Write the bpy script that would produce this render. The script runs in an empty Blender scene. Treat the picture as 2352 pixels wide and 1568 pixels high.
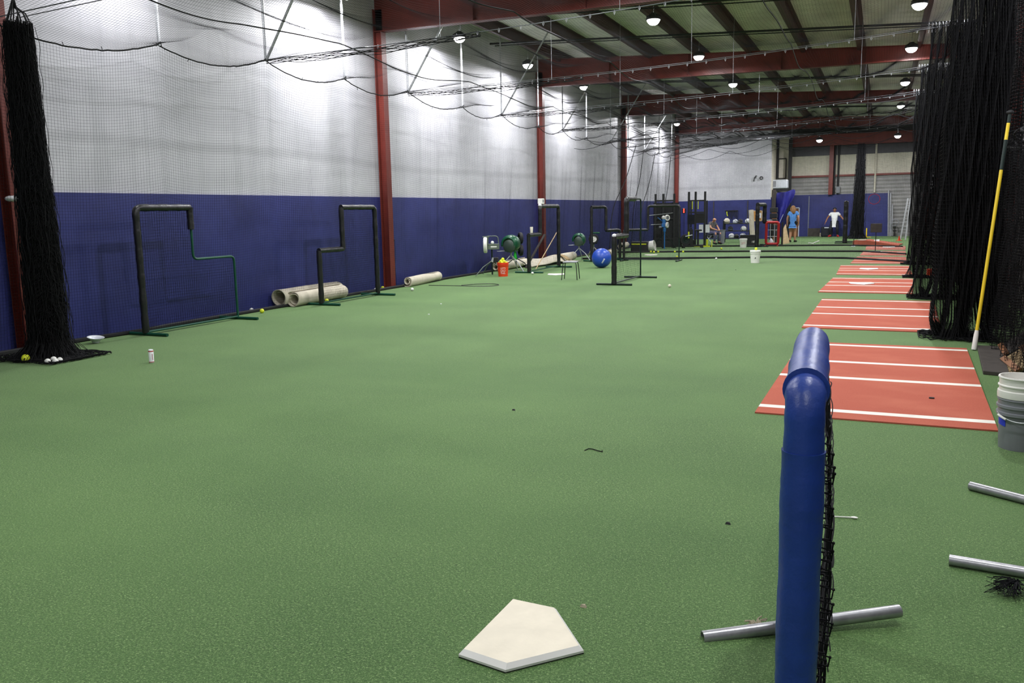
import bpy, bmesh, math, random
import numpy as np
from mathutils import Vector, Matrix

R = math.radians
PI = math.pi
random.seed(7)
rng = np.random.default_rng(7)
scene = bpy.context.scene
C = scene.collection

# ------------------------------------------------------------------ camera
EYE = np.array([0.0, 0.0, 1.70])
FPX, YAW, PITCH, ROLL = 1916.4, R(23.846), R(8.833), R(1.104)
_f = np.array([-math.sin(YAW) * math.cos(PITCH), math.cos(YAW) * math.cos(PITCH), -math.sin(PITCH)])
_r0 = np.array([math.cos(YAW), math.sin(YAW), 0.0])
_u0 = np.cross(_r0, _f)
_r = _r0 * math.cos(ROLL) - _u0 * math.sin(ROLL)
_u = _u0 * math.cos(ROLL) + _r0 * math.sin(ROLL)
cam_d = bpy.data.cameras.new('camera')
cam_d.sensor_width = 36.0
cam_d.lens = FPX / 2352 * 36.0
cam_d.clip_end = 200
cam = bpy.data.objects.new('camera', cam_d)
C.objects.link(cam)
cam.matrix_world = Matrix(((_r[0], _u[0], -_f[0], EYE[0]), (_r[1], _u[1], -_f[1], EYE[1]),
                           (_r[2], _u[2], -_f[2], EYE[2]), (0, 0, 0, 1)))
scene.camera = cam


def sight(px, py, axis, val):
    """Where the sight line through a photo pixel meets the plane axis = val (metres)."""
    v = _f * FPX + _r * (px - 1176) + _u * (784 - py)
    t = (val - EYE[axis]) / v[axis]
    return Vector(EYE + t * v)


def ground(px, py, z=0.0):
    return sight(px, py, 2, z)


# ------------------------------------------------------------------ world and exposure
scene.view_settings.view_transform = 'Standard'
scene.view_settings.look = 'None'
scene.view_settings.gamma = 1.0
scene.view_settings.use_curve_mapping = False
scene.view_settings.exposure = 0.0
world = bpy.data.worlds.new('world')
scene.world = world
world.use_nodes = True
world.node_tree.nodes['Background'].inputs[0].default_value = (0.75, 0.8, 0.9, 1)
world.node_tree.nodes['Background'].inputs[1].default_value = 0.12
scene.cycles.transparent_max_bounces = 16
scene.cycles.max_bounces = 6
LAMP_W = 150.0          # watts of each high bay lamp
# (x, y, z, power factor): the three rows of high bay lamps down the hall
LAMPS = ([(-9.75, y, 5.95, p) for y, p in ((9.4, .5), (14.4, 1.15), (19.2, 1.0), (23.6, .95), (28.7, .9), (37.3, 1.1), (43.3, 1.5))] +
         [(-4.98, y, 5.95, p) for y, p in ((-.8, .30), (4.6, .75), (9.6, .9), (14.5, 1.0), (19.6, 1.1), (24.8, 1.1), (30.8, 1.1), (38.0, 1.7))] +
         [(0.52, y, 5.8, p) for y, p in ((-.8, .15), (4.6, .30), (9.6, .7), (14.6, .9), (20.2, 1.0), (25.6, 1.0), (32.5, 1.0), (40.0, .9))] +
         [(-3.05, 45.6, 4.95, 1.3), (.52, 45.3, 4.95, 1.0)])


# ------------------------------------------------------------------ materials
def lin(c):
    o = []
    for v in c[:3]:
        v = v / 255.0
        o.append(v / 12.92 if v <= 0.04045 else ((v + 0.055) / 1.055) ** 2.4)
    return (*o, 1.0)


class NT:
    def __init__(s, name):
        s.m = bpy.data.materials.new(name)
        s.m.use_nodes = True
        s.t = s.m.node_tree
        s.b = s.t.nodes['Principled BSDF']

    def n(s, kind, **kw):
        nd = s.t.nodes.new(kind)
        for k, v in kw.items():
            if k.startswith('i_'):
                key = k[2:]
                key = int(key) if key.isdigit() else key.replace('_', ' ')
                nd.inputs[key].default_value = v
            else:
                setattr(nd, k, v)
        return nd

    def l(s, a, b):
        s.t.links.new(a, b)

    def coord(s, scale=(1, 1, 1)):
        tc = s.n('ShaderNodeTexCoord')
        mp = s.n('ShaderNodeMapping')
        mp.inputs['Scale'].default_value = scale
        s.l(tc.outputs['Object'], mp.inputs[0])
        return mp.outputs[0]

    def noise(s, co, scale, detail=3, rough=.55):
        nd = s.n('ShaderNodeTexNoise')
        nd.inputs['Scale'].default_value = scale
        nd.inputs['Detail'].default_value = detail
        nd.inputs['Roughness'].default_value = rough
        s.l(co, nd.inputs['Vector'])
        return nd.outputs['Fac']

    def ramp(s, fac, stops):
        nd = s.n('ShaderNodeValToRGB')
        e = nd.color_ramp.elements
        e[0].position, e[0].color = stops[0]
        e[1].position, e[1].color = stops[-1]
        for p, c in stops[1:-1]:
            x = e.new(p)
            x.color = c
        s.l(fac, nd.inputs[0])
        return nd.outputs[0]

    def mix(s, fac, a, b, mode='MIX'):
        nd = s.n('ShaderNodeMix', data_type='RGBA', blend_type=mode)
        for sock, v in ((nd.inputs[0], fac), (nd.inputs[6], a), (nd.inputs[7], b)):
            if hasattr(v, 'links'):
                s.l(v, sock)
            else:
                sock.default_value = v
        return nd.outputs[2]

    def bump(s, h, strength=.3, dist=.01):
        nd = s.n('ShaderNodeBump')
        nd.inputs['Strength'].default_value = strength
        nd.inputs['Distance'].default_value = dist
        s.l(h, nd.inputs['Height'])
        s.l(nd.outputs[0], s.b.inputs['Normal'])


MATS = {}


def mat(name, col, rough=.6, metal=0.0, var=.12, vscale=6.0, bump=0.0, bscale=40.0, stretch=(1, 1, 1), emit=None, spec=None):
    """A procedural material: base colour broken up by noise, optional noise bump."""
    if name in MATS:
        return MATS[name]
    t = NT(name)
    base = lin(col)
    co = t.coord(stretch)
    if var:
        fac = t.noise(co, vscale)
        dark = tuple(max(0, v * (1 - var)) for v in base[:3]) + (1,)
        lite = tuple(min(1, v * (1 + var)) for v in base[:3]) + (1,)
        t.l(t.ramp(fac, [(.3, dark), (.7, lite)]), t.b.inputs['Base Color'])
    else:
        t.b.inputs['Base Color'].default_value = base
    t.b.inputs['Roughness'].default_value = rough
    t.b.inputs['Metallic'].default_value = metal
    if spec is not None:
        t.b.inputs['Specular IOR Level'].default_value = spec
    if bump:
        t.bump(t.noise(co, bscale, 4), bump)
    if emit:
        t.b.inputs['Emission Color'].default_value = (*emit[:3], 1)
        t.b.inputs['Emission Strength'].default_value = emit[3]
    MATS[name] = t.m
    return t.m


def turf_material():
    t = NT('artificial_turf')
    co = t.coord((1, 1, 1))
    fib = t.noise(t.coord((1, .40, 1)), 200, 4, .8)
    fib2 = t.noise(t.coord((.40, 1, 1)), 170, 3, .8)
    clump = t.noise(co, 30, 4, .65)
    big = t.noise(co, .55, 3, .6)
    band = t.noise(t.coord((.12, .9, 1)), 1.0, 2, .5)
    mixf = t.n('ShaderNodeMath', operation='MAXIMUM')
    t.l(fib, mixf.inputs[0])
    t.l(fib2, mixf.inputs[1])
    f = mixf.outputs[0]
    col = t.ramp(f, [(.44, lin((18, 41, 13))), (.56, lin((72, 109, 50))), (.70, lin((178, 203, 140)))])
    col = t.mix(t.ramp(clump, [(.40, (0, 0, 0, 1)), (.70, (.5, .5, .5, 1))]), col, lin((48, 88, 32)))
    col = t.mix(t.ramp(big, [(.35, (0, 0, 0, 1)), (.7, (.25, .25, .25, 1))]), col, lin((116, 152, 84)))
    col = t.mix(t.ramp(band, [(.4, (0, 0, 0, 1)), (.65, (.22, .22, .22, 1))]), col, lin((56, 94, 40)))
    t.l(col, t.b.inputs['Base Color'])
    t.b.inputs['Roughness'].default_value = .8
    t.b.inputs['Specular IOR Level'].default_value = .2
    t.b.inputs['Sheen Weight'].default_value = .25
    t.b.inputs['Sheen Roughness'].default_value = .5
    t.b.inputs['Sheen Tint'].default_value = (.75, .9, .62, 1)
    t.bump(f, .6, .008)
    return t.m


def white_wall_material():
    t = NT('white_insulated_wall')
    co = t.coord((1, 1, 1))
    st = t.noise(t.coord((1, .25, 1.0)), 1.1, 4, .6)
    streak = t.noise(t.coord((.2, 3.0, .25)), 1.6, 3, .6)
    col = t.ramp(st, [(.3, lin((178, 177, 184))), (.65, lin((197, 196, 202)))])
    col = t.mix(t.ramp(streak, [(.5, (0, 0, 0, 1)), (.8, (.35, .35, .35, 1))]), col, lin((150, 152, 156)))
    wv = t.n('ShaderNodeTexWave', wave_type='BANDS', bands_direction='Z')
    wv.inputs['Scale'].default_value = .22
    wv.inputs['Distortion'].default_value = 1.2
    wv.inputs['Detail'].default_value = 2
    wv.inputs['Detail Scale'].default_value = .6
    t.l(co, wv.inputs['Vector'])
    seam = t.ramp(wv.outputs['Fac'], [(.0, (.3, .3, .3, 1)), (.06, (0, 0, 0, 1))])
    col = t.mix(seam, col, lin((140, 140, 144)))
    t.l(col, t.b.inputs['Base Color'])
    t.b.inputs['Roughness'].default_value = .55
    t.bump(t.noise(t.coord((1, 1.0, .35)), 1.3, 2), .22, .08)
    return t.m


def blue_wall_material():
    t = NT('blue_painted_wall')
    co = t.coord((1, 1, 1))
    st = t.noise(co, 1.3, 4, .65)
    scuff = t.noise(t.coord((1, 1, 2.2)), 7, 4, .7)
    col = t.ramp(st, [(.3, lin((33, 38, 96))), (.7, lin((46, 52, 118)))])
    col = t.mix(t.ramp(scuff, [(.62, (0, 0, 0, 1)), (.8, (.4, .4, .4, 1))]), col, lin((30, 32, 58)))
    t.l(col, t.b.inputs['Base Color'])
    t.b.inputs['Roughness'].default_value = .5
    t.bump(t.noise(co, 4, 4), .25, .02)
    return t.m


def clay_material():
    t = NT('clay_coloured_mat')
    co = t.coord((1, 1, 1))
    grain = t.noise(co, 260, 2, .7)
    col = t.ramp(grain, [(.3, lin((144, 66, 51))), (.7, lin((194, 106, 85)))])
    pale_mottle = t.noise(t.coord((.8, 1.3, 1)), 1.2, 3)  # random paler patches over the mat colour
    col = t.mix(t.ramp(pale_mottle, [(.45, (0, 0, 0, 1)), (.75, (.4, .4, .4, 1))]), col, lin((200, 122, 97)))
    t.l(col, t.b.inputs['Base Color'])
    t.b.inputs['Roughness'].default_value = .9
    t.b.inputs['Specular IOR Level'].default_value = .2
    t.bump(grain, .4, .005)
    return t.m


def roof_material():
    t = NT('roof_insulation')
    co = t.coord((1, 1, 1))
    a = t.noise(t.coord((1, .5, 1)), 1.5, 4)
    col = t.ramp(a, [(.3, lin((196, 194, 186))), (.7, lin((226, 224, 216)))])
    t.l(col, t.b.inputs['Base Color'])
    t.b.inputs['Roughness'].default_value = .6
    wv = t.n('ShaderNodeTexWave', wave_type='BANDS', bands_direction='Y')
    wv.inputs['Scale'].default_value = .55
    wv.inputs['Distortion'].default_value = .4
    t.l(co, wv.inputs['Vector'])
    t.bump(wv.outputs['Fac'], .4, .05)
    return t.m


def siding_material():
    t = NT('grey_ribbed_siding')
    co = t.coord((1, 1, 1))
    wv = t.n('ShaderNodeTexWave', wave_type='BANDS', bands_direction='Z')
    wv.inputs['Scale'].default_value = 1.6
    t.l(co, wv.inputs['Vector'])
    a = t.noise(co, 2, 3)
    col = t.ramp(a, [(.3, lin((126, 124, 124))), (.7, lin((150, 148, 146)))])
    t.l(col, t.b.inputs['Base Color'])
    t.b.inputs['Roughness'].default_value = .5
    t.bump(wv.outputs['Fac'], .5, .03)
    return t.m


M = dict(
    turf=turf_material(), white_wall=white_wall_material(), blue_wall=blue_wall_material(), clay=clay_material(),
    roof=roof_material(), siding=siding_material(),
    stripe=mat('white_mat_stripe', (222, 218, 208), .85, bump=.2, bscale=200),
    red=mat('red_oxide_steel', (114, 43, 34), .45, var=.15, vscale=2.5, bump=.08),
    net=mat('black_net_twine', (11, 11, 14), .85, var=0, spec=.25),
    net_far=mat('charcoal_net_twine', (24, 24, 28), .85, var=0, spec=.25),
    rope=mat('black_rope', (20, 20, 22), .8, var=.2, bump=.3, bscale=90),
    purlin=mat('shaded_red_primer', (62, 28, 26), .55, var=.15, vscale=2.5),  # dark red primer, its colour lowered further for the shadow under the roof
    cable=mat('dull_steel_cable', (104, 106, 110), .45, .5, var=.1),
    galv=mat('galvanised_steel', (178, 180, 184), .38, .35, var=.15, vscale=14),
    pipe=mat('grey_steel_pipe', (158, 158, 162), .34, .55, var=.14, vscale=20, bump=.05),
    vinyl=mat('black_vinyl_pad', (22, 22, 25), .38, var=.25, vscale=10, bump=.6, bscale=16),
    bluevinyl=mat('blue_vinyl_pad', (30, 60, 142), .40, var=.16, vscale=5, bump=.35, bscale=22),
    green_pipe=mat('dark_green_pipe', (14, 72, 54), .4, .2, var=.15),
    dark_pipe=mat('black_green_pipe', (18, 36, 32), .42, .3, var=.15),
    plate=mat('cream_rubber', (222, 213, 193), .6, var=.06, vscale=9, bump=.1),
    plate_side=mat('grey_white_rubber', (226, 224, 220), .6, var=.05),
    carpet=mat('tan_carpet_backing', (188, 180, 162), .9, var=.12, vscale=5, bump=.35, bscale=60),
    carpet_dark=mat('dark_carpet_pile', (60, 58, 50), .95, var=.2, bump=.4, bscale=90),
    yellow=mat('yellow_ball_cover', (206, 214, 40), .6, var=.08, bump=.1, bscale=60),
    white=mat('white_leather', (226, 226, 222), .55, var=.05),
    white_plastic=mat('white_plastic', (232, 230, 224), .4, var=.04),
    grey_plastic=mat('grey_plastic', (126, 128, 134), .45, var=.06),
    orange=mat('orange_plastic', (222, 62, 24), .4, var=.06),
    black=mat('black_paint', (20, 20, 22), .45, var=.15),
    rubber=mat('black_rubber', (26, 26, 28), .7, var=.15, bump=.2),
    green_metal=mat('dark_green_enamel', (16, 74, 48), .3, .1, var=.1),
    bright_green=mat('bright_green_paint', (40, 190, 60), .4, var=.05),
    guard=mat('dark_grey_green_guard', (52, 66, 58), .4, .15, var=.1),
    olive=mat('grey_green_enamel', (96, 106, 96), .45, .1, var=.1),
    blue_paint=mat('sky_blue_enamel', (44, 112, 182), .38, .1, var=.08),
    ball_blue=mat('royal_blue_rubber', (32, 70, 168), .35, var=.06, vscale=3),
    label=mat('pale_label', (208, 212, 224), .5, var=.03),
    lime=mat('lime_paint', (214, 222, 40), .5, var=.05),
    redpad=mat('red_vinyl_pad', (186, 28, 34), .4, var=.1, bump=.3, bscale=20),
    tape=mat('white_tape_wrap', (222, 222, 226), .3, var=.06, bump=.5, bscale=40),
    wood=mat('brown_wood', (120, 76, 42), .6, var=.2, vscale=5, stretch=(6, 1, 1), bump=.15),
    pale_wood=mat('pale_wood', (206, 178, 138), .65, var=.15, vscale=5, stretch=(1, 6, 1)),
    cork=mat('cork', (178, 124, 62), .9, var=.2, vscale=60),
    paper=mat('white_paper', (232, 232, 236), .7, var=.03),
    tarp=mat('blue_tarp', (44, 44, 128), .4, var=.2, vscale=3, bump=.6, bscale=4),
    beige=mat('beige_panel', (204, 198, 182), .6, var=.08),
    duct=mat('silver_duct_wrap', (198, 202, 210), .35, .3, var=.1, bump=.4, bscale=8),
    skin=mat('skin', (196, 142, 112), .55, var=.05),
    skin2=mat('tan_skin', (150, 100, 76), .55, var=.05),
    sky_shirt=mat('sky_blue_cotton', (92, 150, 224), .85, var=.12, vscale=12, bump=.3, bscale=14),
    white_shirt=mat('white_cotton', (226, 226, 228), .85, var=.05, bump=.3, bscale=14),
    grey_shirt=mat('grey_cotton', (88, 86, 88), .85, var=.1, bump=.3, bscale=14),
    dark_cloth=mat('dark_cotton', (24, 26, 36), .85, var=.15, bump=.3, bscale=14),
    jeans=mat('grey_blue_denim', (84, 84, 112), .85, var=.15, bump=.3, bscale=14),
    hair=mat('light_brown_hair', (146, 104, 62), .6, var=.25, vscale=40),
    dark_hair=mat('black_hair', (24, 18, 16), .5, var=.2, vscale=40),
    eye=mat('dark_eye', (20, 16, 14), .3, var=0),
    lip=mat('lip', (150, 84, 76), .5, var=0),
    lens=mat('lamp_lens', (255, 255, 255), .4, var=0, emit=(1, .98, .95, 22)),
    housing=mat('lamp_housing', (70, 70, 74), .5, .4, var=.1),
    red_led=mat('red_led', (255, 40, 30), .4, var=0, emit=(1, .05, .03, 5)),
    frost=mat('clear_frosted_plastic', (214, 218, 224), .25, var=.04),
    bluetape=mat('blue_tape', (36, 58, 200), .55, var=.06),
    plywood=mat('dark_stained_board', (62, 56, 52), .7, var=.2, vscale=8, bump=.2),
    wicker=mat('woven_tan_slats', (150, 128, 92), .8, var=.3, vscale=22, stretch=(1, 6, 1), bump=.5),
    yellow_pole=mat('yellow_fibreglass', (226, 196, 40), .35, var=.06),
    twine=mat('frayed_tan_twine', (170, 160, 136), .9, var=.2, bump=.5),
    logo=mat('dark_print', (36, 34, 40), .6, var=0),
    redprint=mat('red_print', (176, 48, 44), .6, var=0),
)


# ------------------------------------------------------------------ mesh helpers
class MB:
    """Collects shapes and links them as ONE mesh object."""

    def __init__(s):
        s.v, s.f, s.mi, s.cur = [], [], [], 0

    def add(s, verts, faces):
        o = len(s.v)
        s.v += [tuple(p) for p in verts]
        s.f += [tuple(i + o for i in f) for f in faces]
        s.mi += [s.cur] * len(faces)
        return s

    def box(s, lo, hi, M4=None):
        x0, y0, z0 = lo
        x1, y1, z1 = hi
        vs = [Vector(p) for p in ((x0, y0, z0), (x1, y0, z0), (x1, y1, z0), (x0, y1, z0),
                                  (x0, y0, z1), (x1, y0, z1), (x1, y1, z1), (x0, y1, z1))]
        if M4 is not None:
            vs = [M4 @ p for p in vs]
        return s.add(vs, [(0, 3, 2, 1), (4, 5, 6, 7), (0, 1, 5, 4), (1, 2, 6, 5), (2, 3, 7, 6), (3, 0, 4, 7)])

    def bar(s, a, b, w, d, up=(0, 0, 1)):
        a, b = Vector(a), Vector(b)
        t = (b - a).normalized()
        u = Vector(up)
        if abs(t.dot(u)) > .98:
            u = Vector((1, 0, 0))
        x = t.cross(u).normalized() * (w / 2)
        y = x.cross(t).normalized() * (d / 2)
        vs = [p + i * x + j * y for p in (a, b) for i, j in ((-1, -1), (1, -1), (1, 1), (-1, 1))]
        return s.add(vs, [(0, 1, 2, 3), (4, 7, 6, 5), (0, 4, 5, 1), (1, 5, 6, 2), (2, 6, 7, 3), (3, 7, 4, 0)])

    def tube(s, path, r, n=10, caps=True, closed=False):
        P = [Vector(p) for p in path]
        N = len(P)
        rr = r if hasattr(r, '__len__') else [r] * N
        vs = []
        ref = None
        for i, p in enumerate(P):
            if closed:
                t = P[(i + 1) % N] - P[i - 1]
            else:
                t = P[min(i + 1, N - 1)] - P[max(i - 1, 0)]
            t = t.normalized() if t.length > 1e-9 else Vector((0, 0, 1))
            if ref is None:
                ref = Vector((0, 0, 1)) if abs(t.z) < .9 else Vector((1, 0, 0))
            a = (ref - t * ref.dot(t))
            if a.length < 1e-6:
                a = t.orthogonal()
            a.normalize()
            ref = a
            b = t.cross(a)
            for k in range(n):
                an = 2 * PI * k / n
                vs.append(p + (a * math.cos(an) + b * math.sin(an)) * rr[i])
        fs = []
        for i in range(N if closed else N - 1):
            j = (i + 1) % N
            for k in range(n):
                k2 = (k + 1) % n
                fs.append((i * n + k, i * n + k2, j * n + k2, j * n + k))
        if caps and not closed:
            fs.append(tuple(range(n))[::-1])
            fs.append(tuple((N - 1) * n + k for k in range(n)))
        return s.add(vs, fs)

    def lathe(s, prof, n=24, M4=None, arc=1.0):
        """prof: list of (radius, z)."""
        vs, fs = [], []
        for (r, z) in prof:
            for k in range(n):
                an = 2 * PI * k / n * arc
                p = Vector((r * math.cos(an), r * math.sin(an), z))
                vs.append(M4 @ p if M4 is not None else p)
        for i in range(len(prof) - 1):
            for k in range(n if arc == 1.0 else n - 1):
                k2 = (k + 1) % n
                fs.append((i * n + k, i * n + k2, (i + 1) * n + k2, (i + 1) * n + k))
        return s.add(vs, fs)

    def sphere(s, c, r, n=16, sc=(1, 1, 1)):
        m = n // 2 + 1
        prof = [(max(1e-5, math.sin(PI * i / (m - 1))) * r, -math.cos(PI * i / (m - 1)) * r) for i in range(m)]
        M4 = Matrix.Translation(Vector(c)) @ Matrix.Diagonal((*sc, 1))
        return s.lathe(prof, n, M4)

    def prism(s, pts, z0, z1, inset=0.0, M4=None):
        n = len(pts)
        c = (sum(p[0] for p in pts) / n, sum(p[1] for p in pts) / n)
        top = [(c[0] + (p[0] - c[0]) * (1 - inset), c[1] + (p[1] - c[1]) * (1 - inset)) for p in pts]
        vs = [Vector((p[0], p[1], z0)) for p in pts] + [Vector((p[0], p[1], z1)) for p in top]
        if M4 is not None:
            vs = [M4 @ p for p in vs]
        fs = [tuple(range(n))[::-1], tuple(range(n, 2 * n))]
        fs += [(i, (i + 1) % n, n + (i + 1) % n, n + i) for i in range(n)]
        return s.add(vs, fs)

    def grid(s, fn, nu, nv):
        vs = [fn(i / nu, j / nv) for j in range(nv + 1) for i in range(nu + 1)]
        fs = [(j * (nu + 1) + i, j * (nu + 1) + i + 1, (j + 1) * (nu + 1) + i + 1, (j + 1) * (nu + 1) + i)
              for j in range(nv) for i in range(nu)]
        return s.add(vs, fs)

    def build(s, name, m, parent=None, smooth=False, bevel=0.0, sub=0, solid=0.0, loc=None):
        me = bpy.data.meshes.new(name)
        me.from_pydata([tuple(p) for p in s.v], [], s.f)
        ms = m if isinstance(m, (list, tuple)) else [m]
        for x in ms:
            me.materials.append(x)
        if len(ms) > 1:
            me.polygons.foreach_set('material_index', s.mi)
        me.update()
        bm = bmesh.new()
        bm.from_mesh(me)
        bmesh.ops.recalc_face_normals(bm, faces=bm.faces)
        bm.to_mesh(me)
        bm.free()
        if smooth:
            me.polygons.foreach_set('use_smooth', [True] * len(me.polygons))
            try:
                me.set_sharp_from_angle(angle=R(38))
            except Exception:
                pass
        o = bpy.data.objects.new(name, me)
        C.objects.link(o)
        if parent is not None:
            o.parent = parent
        if loc is not None:
            o.location = loc
        if solid:
            k = o.modifiers.new('thick', 'SOLIDIFY')
            k.thickness = solid
            k.offset = 0
        if bevel:
            k = o.modifiers.new('edge', 'BEVEL')
            k.width = bevel
            k.segments = 2
            k.limit_method = 'ANGLE'
        if sub:
            k = o.modifiers.new('sub', 'SUBSURF')
            k.levels = k.render_levels = sub
        return o


def tag(o, label=None, cat=None, group=None, kind=None):
    if label:
        o['label'] = label
    if cat:
        o['category'] = cat
    if group:
        o['group'] = group
    if kind:
        o['kind'] = kind
    return o


def thing(name, label, cat, loc=(0, 0, 0), rz=0.0, group=None):
    o = bpy.data.objects.new(name, None)
    o.empty_display_size = .1
    C.objects.link(o)
    o.location = loc
    o.rotation_euler = (0, 0, rz)
    return tag(o, label, cat, group)


def struct(o):
    o['kind'] = 'structure'
    return o


def copy_tree(o, label=None, loc=None, rz=None):
    c = o.copy()
    C.objects.link(c)
    if label:
        c['label'] = label
    if loc is not None:
        c.location = loc
    if rz is not None:
        c.rotation_euler = (0, 0, rz)
    for ch in list(o.children):
        d = ch.copy()
        C.objects.link(d)
        d.parent = c
        for g in list(ch.children):
            e = g.copy()
            C.objects.link(e)
            e.parent = d
    return c


# ---- netting: strands as thin three-sided tubes
def strand_arrays(P, r):
    """P: strands x points x 3."""
    S, N, _ = P.shape
    T = np.gradient(P, axis=1)
    T /= np.linalg.norm(T, axis=2, keepdims=True) + 1e-12
    ref = np.array([.31, .52, .79])
    a = np.cross(T, ref)
    a /= np.linalg.norm(a, axis=2, keepdims=True) + 1e-12
    b = np.cross(T, a)
    V = np.stack([P + r * (a * math.cos(q) + b * math.sin(q)) for q in (0, 2 * PI / 3, 4 * PI / 3)], axis=2)
    V = V.reshape(-1, 3)
    idx = np.arange(S * N * 3).reshape(S, N, 3)
    i0, i1 = idx[:, :-1, :], idx[:, 1:, :]
    k = [1, 2, 0]
    F = np.stack([i0, i0[:, :, k], i1[:, :, k], i1], axis=3).reshape(-1, 4)
    return V, F


def strands_obj(name, parts, m, parent=None):
    Vs, Fs, o = [], [], 0
    for P, r in parts:
        V, F = strand_arrays(np.asarray(P, float), r)
        Vs.append(V)
        Fs.append(F + o)
        o += len(V)
    V = np.concatenate(Vs)
    F = np.concatenate(Fs)
    me = bpy.data.meshes.new(name)
    me.vertices.add(len(V))
    me.vertices.foreach_set('co', V.astype(np.float32).ravel())
    me.loops.add(F.size)
    me.loops.foreach_set('vertex_index', F.astype(np.int32).ravel())
    me.polygons.add(len(F))
    me.polygons.foreach_set('loop_start', np.arange(0, F.size, 4, dtype=np.int32))
    me.materials.append(m)
    me.update(calc_edges=True)
    ob = bpy.data.objects.new(name, me)
    C.objects.link(ob)
    if parent is not None:
        ob.parent = parent
    return ob


def net_obj(name, fn, nu, nv, su, sv, r, m, parent=None):
    """fn(u, v) -> (x, y, z) arrays; nu strands across u, nv strands across v."""
    u = np.linspace(0, 1, nu)[:, None] + np.zeros((1, sv))
    v = np.linspace(0, 1, sv)[None, :] + np.zeros((nu, 1))
    A = np.stack(fn(u, v), axis=-1)
    u = np.linspace(0, 1, su)[None, :] + np.zeros((nv, 1))
    v = np.linspace(0, 1, nv)[:, None] + np.zeros((1, su))
    B = np.stack(fn(u, v), axis=-1)
    return strands_obj(name, [(A, r), (B, r)], m, parent)


def text_mesh(txt, size, depth=.001, bold=0.0):
    """Flat lettering as (verts, faces) in its own plane, centred."""
    cu = bpy.data.curves.new('txt', 'FONT')
    cu.body = txt
    cu.size = size
    cu.align_x = 'CENTER'
    cu.align_y = 'CENTER'
    cu.extrude = depth
    cu.offset = bold
    cu.resolution_u = 3
    o = bpy.data.objects.new('txt', cu)
    C.objects.link(o)
    dg = bpy.context.evaluated_depsgraph_get()
    me = bpy.data.meshes.new_from_object(o.evaluated_get(dg))
    vs = [v.co.copy() for v in me.vertices]
    fs = [tuple(p.vertices) for p in me.polygons]
    bpy.data.objects.remove(o)
    bpy.data.meshes.remove(me)
    return vs, fs


# ================================================================== THE SETTING
XW = -10.60                      # inner face of the long wall
XR = 2.10                        # inner face of the opposite wall
YB = 50.3                        # end wall
COLS = [7.55, 16.68, 26.38, 36.2, 46.6]


def roof_z(x):
    return 6.80 - 0.052 * (x - XW)


struct(MB().grid(lambda u, v: (-10.9 + 13.2 * u, -4 + 55 * v, 0), 12, 40).build('floor', M['turf']))
struct(MB().box((XW - .3, -4, 0), (XW, 46.9, 7.2)).build('wall_left', M['white_wall']))
w = MB()
w.box((XW, -4, 0), (XW + .03, 46.9, 2.09))
struct(w.build('wall_left_lower', M['blue_wall']))
struct(MB().box((XR, -4, 0), (XR + .2, YB, 7.0)).build('wall_right', M['white_wall']))
struct(MB().box((XR - .04, -4, 0), (XR, YB, 2.2)).build('wall_right_lower', M['plywood']))
struct(MB().box((-11, -4.3, 0), (2.4, -4, 7.2)).build('wall_front', M['white_wall']))
struct(MB().box((XW, 46.8, 2.09), (-5.5, 47.1, 7.0)).build('wall_back', M['white_wall']))
struct(MB().box((XW, 46.77, 0), (-5.5, 47.1, 2.09)).build('wall_back_lower', M['blue_wall']))
struct(MB().box((-5.8, 47.1, 0), (-5.5, YB, 2.2)).build('wall_return_lower', M['blue_wall']))
struct(MB().box((-5.8, 47.1, 2.2), (-5.5, YB, 7.0)).build('wall_return', M['beige']))
struct(MB().box((-5.8, YB, 0), (2.3, YB + .2, 3.35)).build('wall_end', M['siding']))
struct(MB().box((-5.8, YB, 3.35), (2.3, YB + .2, 4.45)).build('wall_end_upper', M['beige']))
struct(MB().box((-5.8, YB - .06, 4.45), (2.3, YB + .2, 7.0)).build('wall_end_top', M['housing']))
struct(MB().box((-5.5, YB - .5, 4.95), (2.1, YB - .3, 5.55)).build('roof_beam', M['red']))
struct(MB().box((-5.5, YB - .03, 0), (0.33, YB, 2.32)).build('wall_end_lower', M['blue_wall']))
struct(MB().box((-5.5, YB - .1, 3.28), (2.1, YB, 3.38)).build('trim_1', M['red']))
# roof deck
rf = MB()
rf.add([(XW - .3, -4.3, roof_z(XW - .3)), (2.4, -4.3, roof_z(2.4)), (2.4, YB + .3, roof_z(2.4)), (XW - .3, YB + .3, roof_z(XW - .3)),
        (XW - .3, -4.3, roof_z(XW - .3) + .1), (2.4, -4.3, roof_z(2.4) + .1), (2.4, YB + .3, roof_z(2.4) + .1), (XW - .3, YB + .3, roof_z(XW - .3) + .1)],
       [(0, 1, 2, 3), (4, 7, 6, 5), (0, 4, 5, 1), (1, 5, 6, 2), (2, 6, 7, 3), (3, 7, 4, 0)])
struct(rf.build('ceiling', M['roof']))
# purlins: Z sections running the length of the hall
for k in range(8):
    x = -9.75 + 1.5 * k
    z = roof_z(x)
    p = MB()
    p.box((x - .008, -4, z - .28), (x + .008, YB, z - .002))
    p.box((x - .10, -4, z - .288), (x + .008, YB, z - .276))
    p.box((x - .008, -4, z - .014), (x + .10, YB, z - .002))
    struct(p.build('roof_purlin', M['purlin']))
for k, y in enumerate((12.6, 19.0, 22.6, 31.2, 40.5)):
    p = MB()
    for dy in (0, .34):
        p.tube([(XW + .1, y + dy, roof_z(XW) - .34), (XR - .1, y + dy, roof_z(XR) - .34)], .028 if dy == 0 else .014, 8)
    struct(p.build('trim_%d' % (20 + k), M['black']))
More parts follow.
